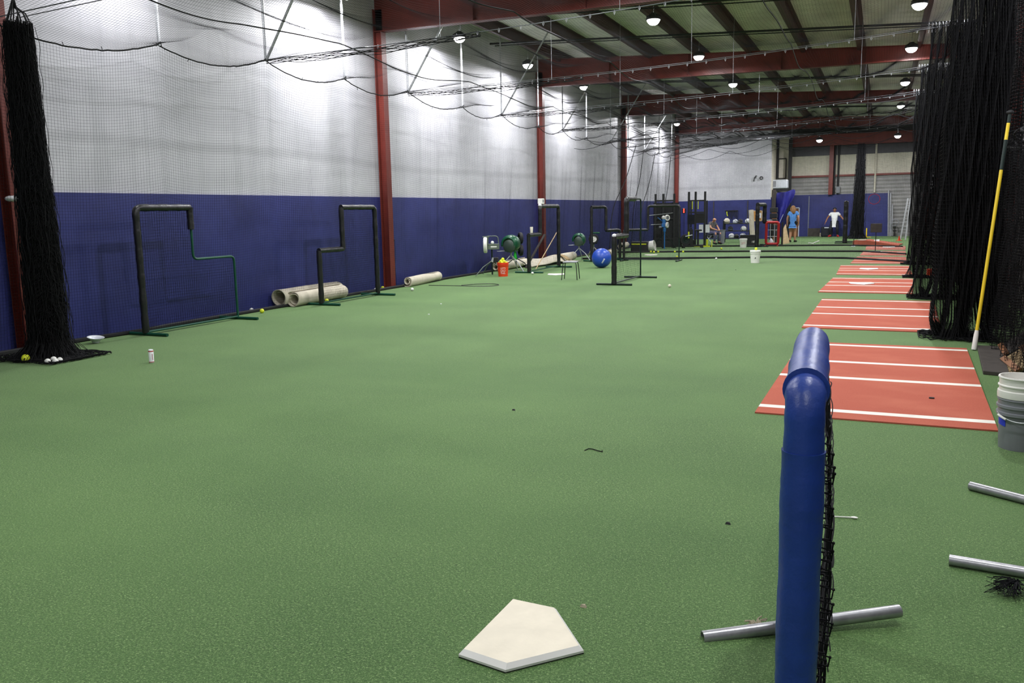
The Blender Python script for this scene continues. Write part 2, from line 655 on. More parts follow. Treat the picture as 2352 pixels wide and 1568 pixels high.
# columns and tapered rafters
for k, y in enumerate(COLS):
    c = MB()
    x0, d0, d1 = XW + .03, .20, .20
    c.box((x0, y - .10, 0), (x0 + .014, y + .10, 6.2))
    c.box((x0 + .19, y - .10, 0), (x0 + .205, y + .10, 5.72))
    c.box((x0 + .014, y - .006, 0), (x0 + .19, y + .006, 6.2))
    c.box((x0 - .0, y - .13, 0), (x0 + .24, y + .13, .02))
    struct(c.build('steel_column', M['red'], bevel=.004))
    b = MB()
    xs = np.linspace(XW + .03, XR - .02, 14)

    def low(x):
        t = (x - XW) / (XR - XW)
        return 5.72 - .12 * t

    top = [Vector((x, y, roof_z(x) - .215)) for x in xs]
    bot = [Vector((x, y, low(x))) for x in xs]
    for half in (-.006, .006):
        pass
    n = len(xs)
    web = [(p.x, y - .006, p.z) for p in top] + [(p.x, y - .006, p.z) for p in bot] + \
          [(p.x, y + .006, p.z) for p in top] + [(p.x, y + .006, p.z) for p in bot]
    fs = []
    for i in range(n - 1):
        fs.append((i, i + 1, n + i + 1, n + i))
        fs.append((2 * n + i, 3 * n + i, 3 * n + i + 1, 2 * n + i + 1))
    b.add(web, fs)
    for i in range(n - 1):
        b.bar(bot[i], bot[i + 1], .20, .016)
        b.bar(top[i], top[i + 1], .20, .016)
    for xs_ in (-8.1, -5.6, -2.9, -.6):
        b.box((xs_ - .006, y - .09, low(xs_) + .01), (xs_ + .006, y + .09, roof_z(xs_) - .22))
    struct(b.build('roof_beam', M['red']))
    cr = MB()
    cr.box((XR - .33, y - .12, 0), (XR - .315, y + .12, 6.0))
    cr.box((XR - .055, y - .12, 0), (XR - .04, y + .12, 6.0))
    cr.box((XR - .315, y - .006, 0), (XR - .055, y + .006, 6.0))
    struct(cr.build('steel_column', M['red'], bevel=.004))


# ================================================================== LAMPS
def make_lamp():
    t = thing('high_bay_lamp', '', 'lamp')
    h = MB()
    h.lathe([(.02, .17), (.06, .165), (.085, .12), (.15, .075), (.17, .05), (.17, .015), (.15, .008)], 24)
    for k in range(12):
        a = 2 * PI * k / 12
        h.bar((.07 * math.cos(a), .07 * math.sin(a), .13), (.16 * math.cos(a), .16 * math.sin(a), .075), .008, .03)
    h.build('housing', M['housing'], t, True)
    MB().lathe([(.001, -.105), (.05, -.098), (.09, -.08), (.12, -.05), (.14, -.02), (.15, .016)], 24).build('lens', M['lens'], t, True)  # domed lens: its shape stands in for the lamp's round glow
    hk = MB()
    hk.tube([(0, 0, .16), (0, 0, .24), (.02, 0, .27), (0, 0, .30), (-.02, 0, .27)], .006, 6)
    hk.tube([(0, 0, .28), (0, 0, .40)], .004, 6)
    hk.build('hook', M['galv'], t)
    return t


lamp_names = []
row_txt = {-9.75: 'by the white wall', -4.98: 'over mid hall', .52: 'over the clay mats'}
proto = make_lamp()
for i, (x, y, z, p) in enumerate(LAMPS):
    o = proto if i == 0 else copy_tree(proto)
    o.location = (x, y, z)
    zt = roof_z(x) - z
    near = min(COLS, key=lambda c: abs(c - y))
    row_txt.setdefault(x, 'hung low toward the end wall')
    pos = 'before' if y < near else 'past'
    ordn = ['', 'first', 'second', 'third', 'fourth'][COLS.index(near)]
    if z < 5.5:
        o['label'] = 'low hung round lamp before the dark end wall, %s' % ('over mid hall' if x < 0 else 'over the clay mats')
    elif y < 13:
        o['label'] = 'round lamp %s, %s' % (row_txt[x], {-.8: 'behind the camera', 4.6: 'above the home plate', 9.6: 'one lamp past the home plate', 9.4: 'above the half bare L screen'}[y])
    else:
        o['label'] = 'round glowing lamp %s, just %s the %s visible roof beam' % (row_txt[x], pos, ordn)
    o['group'] = 'high bay lamps'
    L = bpy.data.lights.new('high_bay_light', 'AREA')
    L.shape = 'DISK'
    L.size = .22
    L.energy = LAMP_W * p
    L.color = (.97, .975, 1.0)
    lo = bpy.data.objects.new('high_bay_light', L)
    C.objects.link(lo)
    lo.parent = o
    lo.location = (0, 0, -.112)
    if zt > .41:
        MB().tube([(0, 0, .39), (0, 0, zt)], .004, 6).build('cord', M['galv'], o)
#@@NEXT


# ================================================================== NETS
NODE_Y = [7.15, 9.8, 12.2, 14.57, 17.04, 19.78, 22.2, 25.0, 27.2, 29.7, 32.65, 35.2, 37.9, 40.6, 43.2]
NODE_Z = [4.12, 4.27, 4.41, 4.41, 4.46, 4.40, 4.44, 4.34, 4.41, 4.32, 4.38, 4.36, 4.36, 4.4, 4.45]
DIV_L = [7.15, 12.2, 17.04, 22.2, 27.2, 32.65, 37.9]        # divider cables, end at the long wall
DIV_R = [7.0, 11.95, 16.9, 21.7, 26.3, 30.6, 36.0]          # and at the clay mats
ZN = np.array(NODE_Z)
YN = np.array(NODE_Y)


def cable_z(y, sag=.2):
    """Height of the border rope: it hangs in a curve between its tie points."""
    y = np.asarray(y, float)
    k = np.clip(np.searchsorted(YN, y, side='right') - 1, 0, len(YN) - 2)
    t = np.clip((y - YN[k]) / (YN[k + 1] - YN[k]), 0, 1)
    return ZN[k] * (1 - t) + ZN[k + 1] * t - sag * 4 * t * (1 - t)


def noise1(y, s=1.0, ph=0.0):
    return .5 * np.sin(y * 1.7 * s + ph) + .3 * np.sin(y * 3.1 * s + 1.3 + ph) + .2 * np.sin(y * 5.3 * s + 2.1 + ph)


# side net hanging along the long wall
def wall_net(u, v):
    y = 5.8 + u * 37.1
    zt = cable_z(y)
    z = zt * (1 - v) + .015 * v
    fold = noise1(y, .9) * .10 * v + .05 * noise1(y, 2.3, 1.0) * np.sin(PI * v)
    x = np.maximum(-10.0 - .24 * v + fold - .03, -10.31)
    yy = y + .12 * noise1(y, .55, 2.0) * v * np.sin(z * .8)
    return x, yy, z


wn = thing('batting_cage_net', 'long black net hanging in front of the white and blue wall', 'net', (0, 0, 0))
net_obj('mesh', wall_net, 800, 98, 260, 26, .00135, M['net'], wn)
ys = np.linspace(6.9, 42.9, 400)
MB().tube([(-10.03, y, float(cable_z(y)) + random.uniform(-.006, .006)) for y in ys], .011, 6).build('border_rope', M['rope'], wn)
MB().tube([(float(-10.25 + .05 * noise1(y, .9)), y, .03) for y in np.linspace(6.9, 42.9, 160)], .03, 6).build('bottom_rope', M['rope'], wn)
kn = MB()
for y in ys[::5]:
    yy = y + random.uniform(-.1, .1)
    z = float(cable_z(yy))
    kn.tube([(-10.03, yy, z), (-10.03 + random.uniform(-.03, .03), yy + random.uniform(-.03, .03), z + random.uniform(-.06, .05))], .005, 5)
kn.build('lacing_rope_knots', M['rope'], wn)


# overhead net
def roof_net(u, v):
    x = -10.02 + u * 11.1
    y = 6.9 + v * 36.0
    t = (x + 10.02) / 11.1
    yl = np.interp(y, DIV_L, DIV_R)
    k = np.clip(np.searchsorted(np.array(DIV_L), y, side='right') - 1, 0, len(DIV_L) - 2)
    d0 = np.array(DIV_L)[k]
    d1 = np.array(DIV_L)[np.minimum(k + 1, len(DIV_L) - 1)]
    s = np.clip((y - d0) / np.maximum(d1 - d0, .1), 0, 1)
    edge = cable_z(y)
    body = 4.45 + .25 * t + .28 * np.sin(PI * np.clip(t * 1.1, 0, 1)) * 0.4 - .34 * np.sin(PI * s) * (.55 + .45 * np.cos(7 * x + y)) * .6
    w = np.clip(t * 6, 0, 1)
    z = edge * (1 - w) + body * w
    return x, y * (1 - t) + yl * t, z


rn = thing('overhead_net', 'wide black net sagging overhead under the roof beams', 'net', (0, 0, 0))
net_obj('mesh', roof_net, 246, 800, 46, 190, .0012, M['net'], rn)
for xx in (-8.4, -5.2, -1.7):
    pts = []
    for y in np.linspace(6.9, 42.9, 220):
        t = (xx + 10.02) / 11.1
        a, b, c = roof_net(np.array([[t]]), np.array([[(y - 6.9) / 36.0]]))
        pts.append((float(a[0, 0]), float(b[0, 0]), float(c[0, 0])))
    MB().tube(pts, .010, 5).build('seam_rope', M['rope'], rn)

# steel drop pipes that carry the nets along the wall
for k, (y, z) in enumerate(zip(NODE_Y, NODE_Z)):
    if k == 0:
        continue
    v_node = y in DIV_L
    t = thing('net_drop_pipe', '', 'pipe', (-10.0, y, z), 0, 'steel drop pipes holding the net')
    xt = -10.0
    MB().tube([(0, 0, -.02), (0, 0, roof_z(xt) - z - .005)], .024, 8).build('pipe', M['galv'], t, True)
    if v_node:
        MB().tube([(.02, 0, .0), (1.55, 0, roof_z(-8.4) - z - .005)], .024, 8).build('brace', M['galv'], t, True)
        t['label'] = 'braced galvanised net pipe over the wall, V at the %s divider cable' % ['', 'first', 'second', 'third', 'fourth', 'fifth', 'sixth'][DIV_L.index(y)]
    else:
        od_ = ['first', 'second', 'third', 'fourth', 'fifth', 'sixth']
        nb = sum(1 for d_ in DIV_L[1:] if d_ < y)
        t['label'] = ('plain galvanised net pipe ending short of the first braced pipe' if nb == 0 else
                      'plain galvanised net pipe between the %s and %s braced pipes' % (od_[nb - 1], od_[nb]) if nb < 6 else
                      'plain galvanised net pipe, %s past the sixth braced pipe' % ('first' if y < 42 else 'second'))
    MB().tube([(-.02, -.05, -.03), (.03, 0, .03), (-.01, .05, -.03)], .012, 6).build('clamp', M['black'], t)

# divider cables with clips
for k, (yl, yr) in enumerate(zip(DIV_L, DIV_R)):
    zl = 4.41 if k else 4.12
    a, b = Vector((-10.0, yl, zl)), Vector((XR - .35, yr - .1, 4.78))
    od = ['nearest the home plate', 'above the far end of the first clay mat', 'above the far end of the second clay mat', 'above the far end of the third clay mat',
          'above the far end of the fourth clay mat', 'above the far end of the fifth clay mat', 'above the far end of the seventh clay mat'][k]
    t = thing('divider_cable', 'pair of steel cables with net clips, %s' % od, 'cable', (0, 0, 0), 0, 'overhead divider cables')
    cb = MB()
    pts = [a.lerp(b, q) - Vector((0, 0, .12 * math.sin(PI * q))) for q in np.linspace(0, 1, 24)]
    cb.tube(pts, .007, 6)
    cb.tube([p + Vector((0, .42, .10)) for p in pts], .006, 6)
    cb.build('cable', M['cable'], t)
    hg = MB()
    for q in np.linspace(.2, .98, 26):
        p = a.lerp(b, q) - Vector((0, 0, .12 * math.sin(PI * q)))
        hg.tube([p + Vector((0, 0, .02)), p + Vector((.012, 0, -.02)), p + Vector((.0, 0, -.05)), p + Vector((-.012, 0, -.02))], .0045, 5, closed=True)
    hg.build('clips', M['galv'], t)
    # the strip of net laced to the cable's wall end
    tr = []
    for s_ in range(7):
        pp = []
        for q in np.linspace(0, .36, 60):
            p = a.lerp(b, q) - Vector((0, 0, .12 * math.sin(PI * q)))
            pp.append((p.x, p.y + .03 * math.sin(31 * q + s_ * 2.1), p.z - .03 + .035 * math.sin(47 * q + s_ * 1.3) - .012 * s_ * math.sin(PI * q / .36)))
        tr.append(pp)
    if k:
        strands_obj('laced_edge', [(np.array(tr), .006 if k else .004)], M['rope'], t)
    for q in (.30, .55, .8):
        p = a.lerp(b, q) - Vector((0, 0, .12 * math.sin(PI * q)))
        MB().tube([p, (p.x, p.y, roof_z(p.x) - .02)], .004, 5).build('hanger_wire', M['galv'], t)


# divider nets pushed to the mat end, hanging in tight folds
def gathered(name, label, group, x0, x1, y, ztop, folds, amp, nstr, mt, seed, flare=.08, r=.0023, pool=.22):
    q = np.random.default_rng(seed)
    ph = q.uniform(0, 6.28, 6)
    ax = q.uniform(.6, 1.0, folds + 2)

    def fn(u, v):
        t = thing_pos(u, v)
        return t

    def thing_pos(u, v):
        f = u * folds
        tri = np.abs((f % 1.0) * 2 - 1) * 2 - 1
        k = np.clip(f.astype(int), 0, folds)
        a = amp * ax[k] * (.55 + .45 * v)
        xx = x0 + (x1 - x0) * u
        mid = (x0 + x1) / 2
        xx = mid + (xx - mid) * (.92 + flare * (v ** 2)) + .05 * np.sin(9 * u + ph[0] + 2 * v) * v + .02 * np.sin(23 * v + 40 * u)
        yy = y + a * tri + .05 * np.sin(11 * u + ph[1] + 3 * v)
        z = ztop * (1 - v) + .02
        z = z - .0 * v
        bot = np.clip((v - .93) / .07, 0, 1)
        xx = xx + bot * bot * pool * .4 * np.sin(17 * u + ph[2])
        yy = yy + bot * bot * pool * np.cos(13 * u + ph[3]) * .5
        return xx, yy, z

    root = thing(name, label, 'net', (0, 0, 0), 0, group)
    net_obj('mesh', fn, nstr, 100, folds * 9 + 1, 26, r, mt, root)
    return root


def pool_net(root, x0, x1, y, dy, n, seed):
    """Loose net lying in loops on the turf."""
    q = random.Random(seed)
    P = []
    for i in range(n):
        cx, cy = q.uniform(x0 + .2, x1), y + q.uniform(-dy, dy) * .5
        a, b = q.uniform(.12, (x1 - x0) * .5), q.uniform(.05, dy * .5)
        ph = q.uniform(0, 6.28)
        ln = q.uniform(2.5, 6.0)
        P.append([(min(max(cx + a * math.cos(ph + ln * s), x0), x1), cy + b * math.sin(ph + ln * s), .012 + .025 * abs(math.sin(3 * s * ln + i))) for s in np.linspace(0, 1, 28)])
    strands_obj('floor_slack', [(np.array(P), .006)], M['net'], root)


GN = 'divider nets gathered beside the clay mats'
spec = [
    ('black divider net gathered behind the yellow pole at the first clay mat', .66, 1.36, 11.95, 4.72, 44, .36, 620, 1),
    ('black divider net gathered at the far end of the second clay mat', .60, 1.40, 16.9, 4.74, 36, .36, 520, 2),
    ('black divider net gathered past the mat with the cream plate', .62, 1.45, 21.7, 4.74, 30, .34, 440, 3),
    ('black divider net gathered past the mat with the white plate', .66, 1.50, 26.4, 4.76, 24, .32, 360, 4),
]
for lab, x0, x1, y, zt, fo, am, ns, sd in spec:
    g_ = gathered('divider_net', lab, GN, x0, x1, y, zt, fo, am, ns, M['net'], sd)
    pool_net(g_, x0 - .12 if sd > 1 else x0 - .16, x1, y + .05, .55 if sd == 1 else .5, 90, sd)
    rg = MB()
    for q in np.linspace(0, 1, 16):
        x = x0 + (x1 - x0) * q
        rg.tube([(x, y - .06, zt + .07), (x + .012, y - .06, zt + .04), (x, y - .06, zt), (x - .012, y - .06, zt + .04)], .006, 5, closed=True)
        rg.tube([(x, y - .06, zt), (x, y - .05, zt - .10)], .004, 5)
    rg.build('clips', M['galv'], g_)


# divider nets drawn right across the hall
def drawn_net(label, pts, yl, yr, seed):
    px = np.array([p[0] for p in pts])
    py = np.array([p[1] for p in pts])

    def fn(u, v):
        x = -9.6 + u * 10.4
        yb = np.interp(x, px, py)
        yt = yl + (yr - yl) * u
        z0 = 4.45 + .25 * u - .10 * np.abs(np.sin(PI * 5 * u))
        y = yt * (1 - v) + yb * v + .05 * np.sin(7 * x + seed) * v
        return x, y, z0 * (1 - v) + .01

    root = thing('divider_net', label, 'net', (0, 0, 0), 0, 'divider nets drawn across the hall')
    net_obj('mesh', fn, 232, 99, 110, 22, .0010, M['net'], root)
    P = [(x, float(np.interp(x, px, py)) + .02 * math.sin(5 * x), .03) for x in np.linspace(-9.6, .8, 90)]
    MB().tube(P, .034, 6).build('bottom_rope', M['rope'], root)
    Q = [(-9.6 + 10.4 * u, yl + (yr - yl) * u, 4.45 + .25 * u - .10 * abs(math.sin(PI * 5 * u))) for u in np.linspace(0, 1, 120)]
    MB().tube(Q, .013, 6).build('top_rope', M['rope'], root)
    for s_ in range(2):
        sw = []
        for u in np.linspace(0, 1, 160):
            ph = u * (4 + s_) + .3 * s_
            sw.append((-9.6 + 10.4 * u, yl + (yr - yl) * u - .1 - .1 * s_, 4.15 - .16 * s_ + .25 * u - .28 * abs(math.sin(PI * ph))))
        MB().tube(sw, .008, 5).build('sag_rope', M['net_far'], root)
    return root


drawn_net('black divider net drawn across just behind the white lidded bucket', [(-9.6, 27.9), (-6.6, 28.4), (-3.3, 29.3), (-1, 28.9), (.8, 27.2)], 27.4, 26.6, 1.0)
drawn_net('black divider net drawn across, second behind the white lidded bucket', [(-9.6, 32.3), (-7, 32.8), (-3, 33.3), (-.6, 33.2), (.8, 31.4)], 32.65, 31.0, 2.0)
drawn_net('black divider net drawn across in front of the strike frame', [(-9.6, 37.1), (-7.5, 37.5), (-1.4, 38.4), (.8, 37.0)], 37.9, 36.0, 3.0)


# tall column-like bunches of net
def bunch(label, cx, cy, ztop, r0, r1, n, seed, mt, lean=(0, 0), group=None, r=.0035):
    q = np.random.default_rng(seed)
    root = thing('gathered_net', label, 'net', (cx, cy, 0), 0, group)
    P = []
    v = np.linspace(0, 1, 46)
    for i in range(n):
        a = q.uniform(0, 2 * PI)
        rad = q.uniform(0.0, 1) ** .6 * (1 + .35 * (q.uniform() ** 6))
        rr = (r0 + (r1 - r0) * v) * rad
        a_ = a + .5 * np.sin(5 * v + q.uniform(0, 6))
        x = rr * np.cos(a_) + .012 * np.sin(60 * v + q.uniform(0, 6)) + lean[0] * (1 - v)
        y = rr * np.sin(a_) + .012 * np.cos(55 * v + q.uniform(0, 6)) + lean[1] * (1 - v)
        bot = np.clip((v - .95) / .05, 0, 1)
        x = x * (1 + .6 * bot)
        y = y * (1 + .6 * bot)
        z = ztop * (1 - v) * (1 - .02 * q.uniform(0, 1)) + .012
        P.append(np.stack([x, y, z], 1))
    # cross strands zigzag round the bunch
    Hh = []
    for i in range(int(n * .55)):
        z0 = q.uniform(.05, 1) * ztop
        v0 = 1 - z0 / ztop
        rr = (r0 + (r1 - r0) * v0)
        a0 = q.uniform(0, 6.28)
        s = np.linspace(0, 1, 46)
        rad = rr * (.55 + .45 * np.abs(np.sin(9 * s * PI + a0)))
        aa = a0 + 2.2 * PI * s
        Hh.append(np.stack([rad * np.cos(aa) + lean[0] * (1 - v0), rad * np.sin(aa) + lean[1] * (1 - v0), z0 + .05 * np.sin(14 * s * PI) - .06 * s + 0 * s], 1))
    H = np.array(Hh)
    H[:, :, 2] = np.maximum(H[:, :, 2], .01)
    strands_obj('mesh', [(np.array(P), r), (H, r * .8)], mt, root)
    return root


_b, _t = ground(114, 808), sight(44, 80, 1, 7.12)
LBX, LBT = sight(114, 790, 1, 7.12).x, _t.x - sight(114, 790, 1, 7.12).x
lb = bunch('thick black net gathered from floor to cable beside the shiny taped column', LBX, 7.12, 4.02, .155, .235, 620, 11, M['net'], lean=(LBT, 0.0))
pool_net(lb, -.62, .55, .0, .55, 110, 21)
rg = MB()
for k in range(9):
    a = k * .7
    rg.tube([(LBT + .16 * math.cos(a), .13 * math.sin(a), 3.98), (LBT + .10 * math.cos(a), .08 * math.sin(a), 4.12), (LBT - .08, .03, 4.2 + .02 * k)], .008, 5)
rg.tube([(-.10, .1, 4.12), (-.06, .1, 3.4), (-.02, .12, 3.1)], .012, 6)
rg.tube([(-.02, .12, 3.1), (.08, .16, 2.2), (.18, .2, .05)], .006, 5)
rg.build('tie_ropes', M['rope'], lb)
MB().box((-.06, .09, 3.02), (.0, .13, 3.16)).build('paper_tag', M['carpet'], lb)

q_ = ground(1968, 548)
bunch('tall dark net bundle hanging before the blue end wall', q_.x, q_.y, 4.75, .17, .33, 420, 12, M['net_far'], lean=(.04, 0), r=.006)


# low black side net along the mats, in front of the opposite wall
def side_net(u, v):
    y = 3.2 + u * 9.6
    zt = 2.40 + .10 * np.sin(3.1 * y) + .05 * np.sin(7.7 * y)
    x = 1.40 + .09 * np.sin(13 * y + 2 * v) + .04 * np.sin(41 * y) - .04 * v + .02 * np.sin(20 * v + 5 * y)
    return x, y + .03 * np.sin(31 * v + 9 * y), zt * (1 - v) + .01


sn = thing('side_net', 'low black net hung along the mats before the column wall', 'net', (0, 0, 0))
net_obj('mesh', side_net, 420, 80, 700, 22, .0022, M['net'], sn)
MB().tube([(1.40 + .09 * math.sin(13 * y), y, 2.40 + .10 * math.sin(3.1 * y) + .05 * math.sin(7.7 * y)) for y in np.linspace(3.2, 12.8, 260)], .012, 6).build('top_rope', M['rope'], sn)


def tall_net(u, v):
    y = 12.6 + u * 17
    x = 1.60 + .07 * np.sin(9 * y + v) + .05 * np.sin(63 * y + 3 * v)
    return x, y, 4.7 * (1 - v) + .01


tn = thing('side_net', 'tall black net behind the gathered divider nets', 'net', (0, 0, 0))
net_obj('mesh', tall_net, 640, 100, 1000, 20, .0030, M['net'], tn)

# ================================================================== CLAY MATS
MATP = [
    ('terracotta batting mat with a dark scrap on it, next to blue padded screen', 7.02, 11.02, -.90, .87, .98, -.86),
    ('bare terracotta batting mat, second from the blue padded screen', 12.31, 16.29, -.97, .80, .90, -.94),
    ('terracotta batting mat with the cream home plate on it', 17.58, 21.2, -1.10, .61, .71, -1.0),
    ('terracotta batting mat with the white home plate, fourth from blue screen', 22.2, 25.64, -.98, .74, .74, -1.02),
    ('bare terracotta batting mat just in front of the first drawn net', 26.6, 30.1, -.80, .74, .76, -.70),
    ('terracotta batting mat under the square target stand', 30.86, 33.76, -.64, .78, .84, -.56),
    ('terracotta batting mat farthest down the hall', 34.74, 37.65, -.53, .86, .93, -.54),
]
STR = (.066, .43, .66, .955)
for lab, y0, y1, xa, xb, xc, xd in MATP:
    t = thing('batting_mat', lab, 'mat', ((xa + xb) / 2, (y0 + y1) / 2, 0), 0, 'terracotta batting mats')
    ox, oy = (xa + xb) / 2, (y0 + y1) / 2
    b = MB()
    cuts = [0.0]
    for s in STR:
        hw = .105 / (y1 - y0)
        cuts += [s - hw / 2 * 1.0, s + hw / 2 * 1.0]
    cuts.append(1.0)

    def pt(side, s, z):
        a0, a1 = (xa, xd) if side == 0 else (xb, xc)
        return (a0 + (a1 - a0) * s - ox, y0 + (y1 - y0) * s - oy, z)
    H_ = .012
    for i in range(len(cuts) - 1):
        b.cur = i % 2
        b.add([pt(0, cuts[i], H_), pt(1, cuts[i], H_), pt(1, cuts[i + 1], H_), pt(0, cuts[i + 1], H_)], [(0, 1, 2, 3)])
        b.cur = 0
        b.add([pt(0, cuts[i], 0), pt(0, cuts[i], H_), pt(0, cuts[i + 1], H_), pt(0, cuts[i + 1], 0)], [(0, 1, 2, 3)])
        b.add([pt(1, cuts[i], 0), pt(1, cuts[i], H_), pt(1, cuts[i + 1], H_), pt(1, cuts[i + 1], 0)], [(0, 1, 2, 3)])
    b.cur = 0
    b.add([pt(0, 0, 0), pt(1, 0, 0), pt(1, 0, H_), pt(0, 0, H_)], [(0, 1, 2, 3)])
    b.add([pt(0, 1, 0), pt(1, 1, 0), pt(1, 1, H_), pt(0, 1, H_)], [(0, 1, 2, 3)])
    b.build('carpet', [M['clay'], M['stripe']], t)
    t['kind'] = 'thing'


# ================================================================== HOME PLATES
def home_plate(label, pts, z=0.0, m='plate', h=.022, group=None):
    cx = sum(p[0] for p in pts) / len(pts)
    cy = sum(p[1] for p in pts) / len(pts)
    P = [(p[0] - cx, p[1] - cy) for p in pts]
    t = thing('home_plate', label, 'home plate', (cx, cy, z), 0, group)
    MB().prism([(p[0] * 1.0, p[1] * 1.0) for p in P], 0, h * .15).build('base', M['black'], t)
    n = len(P)
    b = MB()
    ins = [(p[0] * .92, p[1] * .92) for p in P]
    b.add([(p[0], p[1], h) for p in ins], [tuple(range(n))])
    b.cur = 1
    b.add([(p[0], p[1], h * .15) for p in P] + [(p[0], p[1], h * .45) for p in P] + [(p[0], p[1], h) for p in ins],
          [(i, (i + 1) % n, n + (i + 1) % n, n + i) for i in range(n)] + [(n + i, n + (i + 1) % n, 2 * n + (i + 1) % n, 2 * n + i) for i in range(n)])
    b.build('top', [M[m], M['plate_side']], t)
    return t


home_plate('cream home plate lying on open turf in front of the camera', [(-1.425, 2.655), (-1.21, 2.62), (-.985, 2.86), (-1.205, 3.14), (-1.415, 3.15)], h=.03)


def plate_shape(x, y, s=.43, rz=0.0):
    P = [(-s / 2, s / 2), (-s / 2, 0), (0, -s / 2), (s / 2, 0), (s / 2, s / 2)]
    return [(x + p[0] * math.cos(rz) - p[1] * math.sin(rz), y + p[0] * math.sin(rz) + p[1] * math.cos(rz)) for p in P]


home_plate('cream home plate on the third clay mat', plate_shape(-.32, 19.55, .48, .2), .012)
home_plate('white home plate on the fourth clay mat', plate_shape(-.26, 24.1, .46, 0), .012, 'white_plastic')
home_plate('white home plate under the square target stand', plate_shape(-.15, 32.9, .46, .1), .012, 'white_plastic')
home_plate('white home plate on the mat farthest down the hall', plate_shape(.32, 36.6, .46, .1), .012, 'white_plastic')
p = ground(1277, 631)
home_plate('pale home plate on the turf behind the stool', plate_shape(p.x, p.y, .46, .3))
p = ground(1494, 586)
home_plate('white home plate on the turf before the blue pitching machine', plate_shape(p.x, p.y, .46, .1))


# ================================================================== L SCREENS
def rounded(pts, r=.10, n=5, closed=False):
    """Round the corners of a polyline."""
    P = [Vector(p) for p in pts]
    out = []
    N = len(P)
    for i in range(N):
        if not closed and i in (0, N - 1):
            out.append(P[i])
            continue
        a, b, c = P[i - 1], P[i], P[(i + 1) % N]
        d1, d2 = (a - b), (c - b)
        k = min(r, d1.length * .45, d2.length * .45)
        p0, p1 = b + d1.normalized() * k, b + d2.normalized() * k
        for j in range(n + 1):
            t = j / n
            out.append(p0 * (1 - t) ** 2 + b * 2 * t * (1 - t) + p1 * t * t)
    return out


def dense(path, step=.05):
    out = []
    for a, b in zip(path[:-1], path[1:]):
        k = max(1, int((b - a).length / step))
        out += [a.lerp(b, i / k) for i in range(k)]
    return out + [path[-1]]


def pad_tube(path, r, seed, wob=.10, n=14):
    q = random.Random(seed)
    d = dense(rounded(path, .09, 5), .045)
    ph = [q.uniform(0, 6) for _ in range(4)]
    rr = []
    for i, _ in enumerate(d):
        k = 1 + wob * (.5 * math.sin(i * .9 + ph[0]) + .35 * math.sin(i * 2.3 + ph[1]) + .3 * q.uniform(-1, 1))
        rr.append(r * k)
    m = MB()
    m.tube(d, rr, n)
    return m


def l_screen(label, loc, rz, W, H, wl, hl, low_first, pads, pipe='green_pipe', r_pad=.048, foot=.42, group='L screens', net_r=.0016, tape=None, feet=None):
    t = thing('pitching_screen', label, 'pitching screen', loc, rz, group)
    if low_first:
        out = [(0, .04), (0, hl), (wl, hl), (wl, H), (W, H), (W, .04)]
    else:
        out = [(0, .04), (0, H), (W - wl, H), (W - wl, hl), (W, hl), (W, .04)]
    P3 = [(s, 0, z) for s, z in out]
    fr = MB()
    fr.tube(rounded(P3, .09, 5), .020, 8)
    fr.tube([(0, 0, .05), (W, 0, .05)], .018, 8)
    fr.build('frame', M[pipe], t, True)
    for s in (feet or (0, W)):
        MB().tube([(s, -foot, .024), (s, foot, .024)], .024, 10).build('foot', M[pipe], t, True)
    for k, (s0, s1) in enumerate(pads):
        # positions along the outline: integer corner index + fraction
        def at(q):
            i = min(int(q), len(out) - 2)
            f = q - i
            a, b = out[i], out[i + 1]
            return (a[0] + (b[0] - a[0]) * f, 0, a[1] + (b[1] - a[1]) * f)
        pts = [at(s0)] + [(out[i][0], 0, out[i][1]) for i in range(int(math.floor(s0)) + 1, int(math.ceil(s1)))] + [at(s1)]
        pad_tube(pts, r_pad, hash(label) % 1000 + k).build('pad', M['vinyl'], t, True)
    # net laced inside the frame
    A, B = [], []
    sp = .045
    q = random.Random(3)
    n = int(W / sp)
    for i in range(1, n):
        s = W * i / n
        zt = (hl if s < wl else H) if low_first else (H if s < W - wl else hl)
        A.append([(s + .006 * math.sin(9 * z + i), .035 * math.sin(PI * f) * math.sin(PI * s / W) + .02, z) for f, z in ((f, .05 + (zt - .05) * f) for f in np.linspace(0, 1, 14))])
    nz = int(H / sp)
    for j in range(1, nz):
        z = H * j / nz
        if z < hl:
            s0, s1 = 0, W
        else:
            s0, s1 = (wl, W) if low_first else (0, W - wl)
        B.append([(s0 + (s1 - s0) * f, .035 * math.sin(PI * z / H) * math.sin(PI * f) + .02, z - .012 * math.sin(PI * f) + .004 * math.sin(20 * f + j)) for f in np.linspace(0, 1, 18)])
    strands_obj('net', [(np.array(A), net_r), (np.array(B), net_r)], M['net'], t)
    if tape:
        MB().sphere(tape, .06, 10, (1.2, .9, .8)).build('tape_wrap', M['tape'], t, True)
    return t


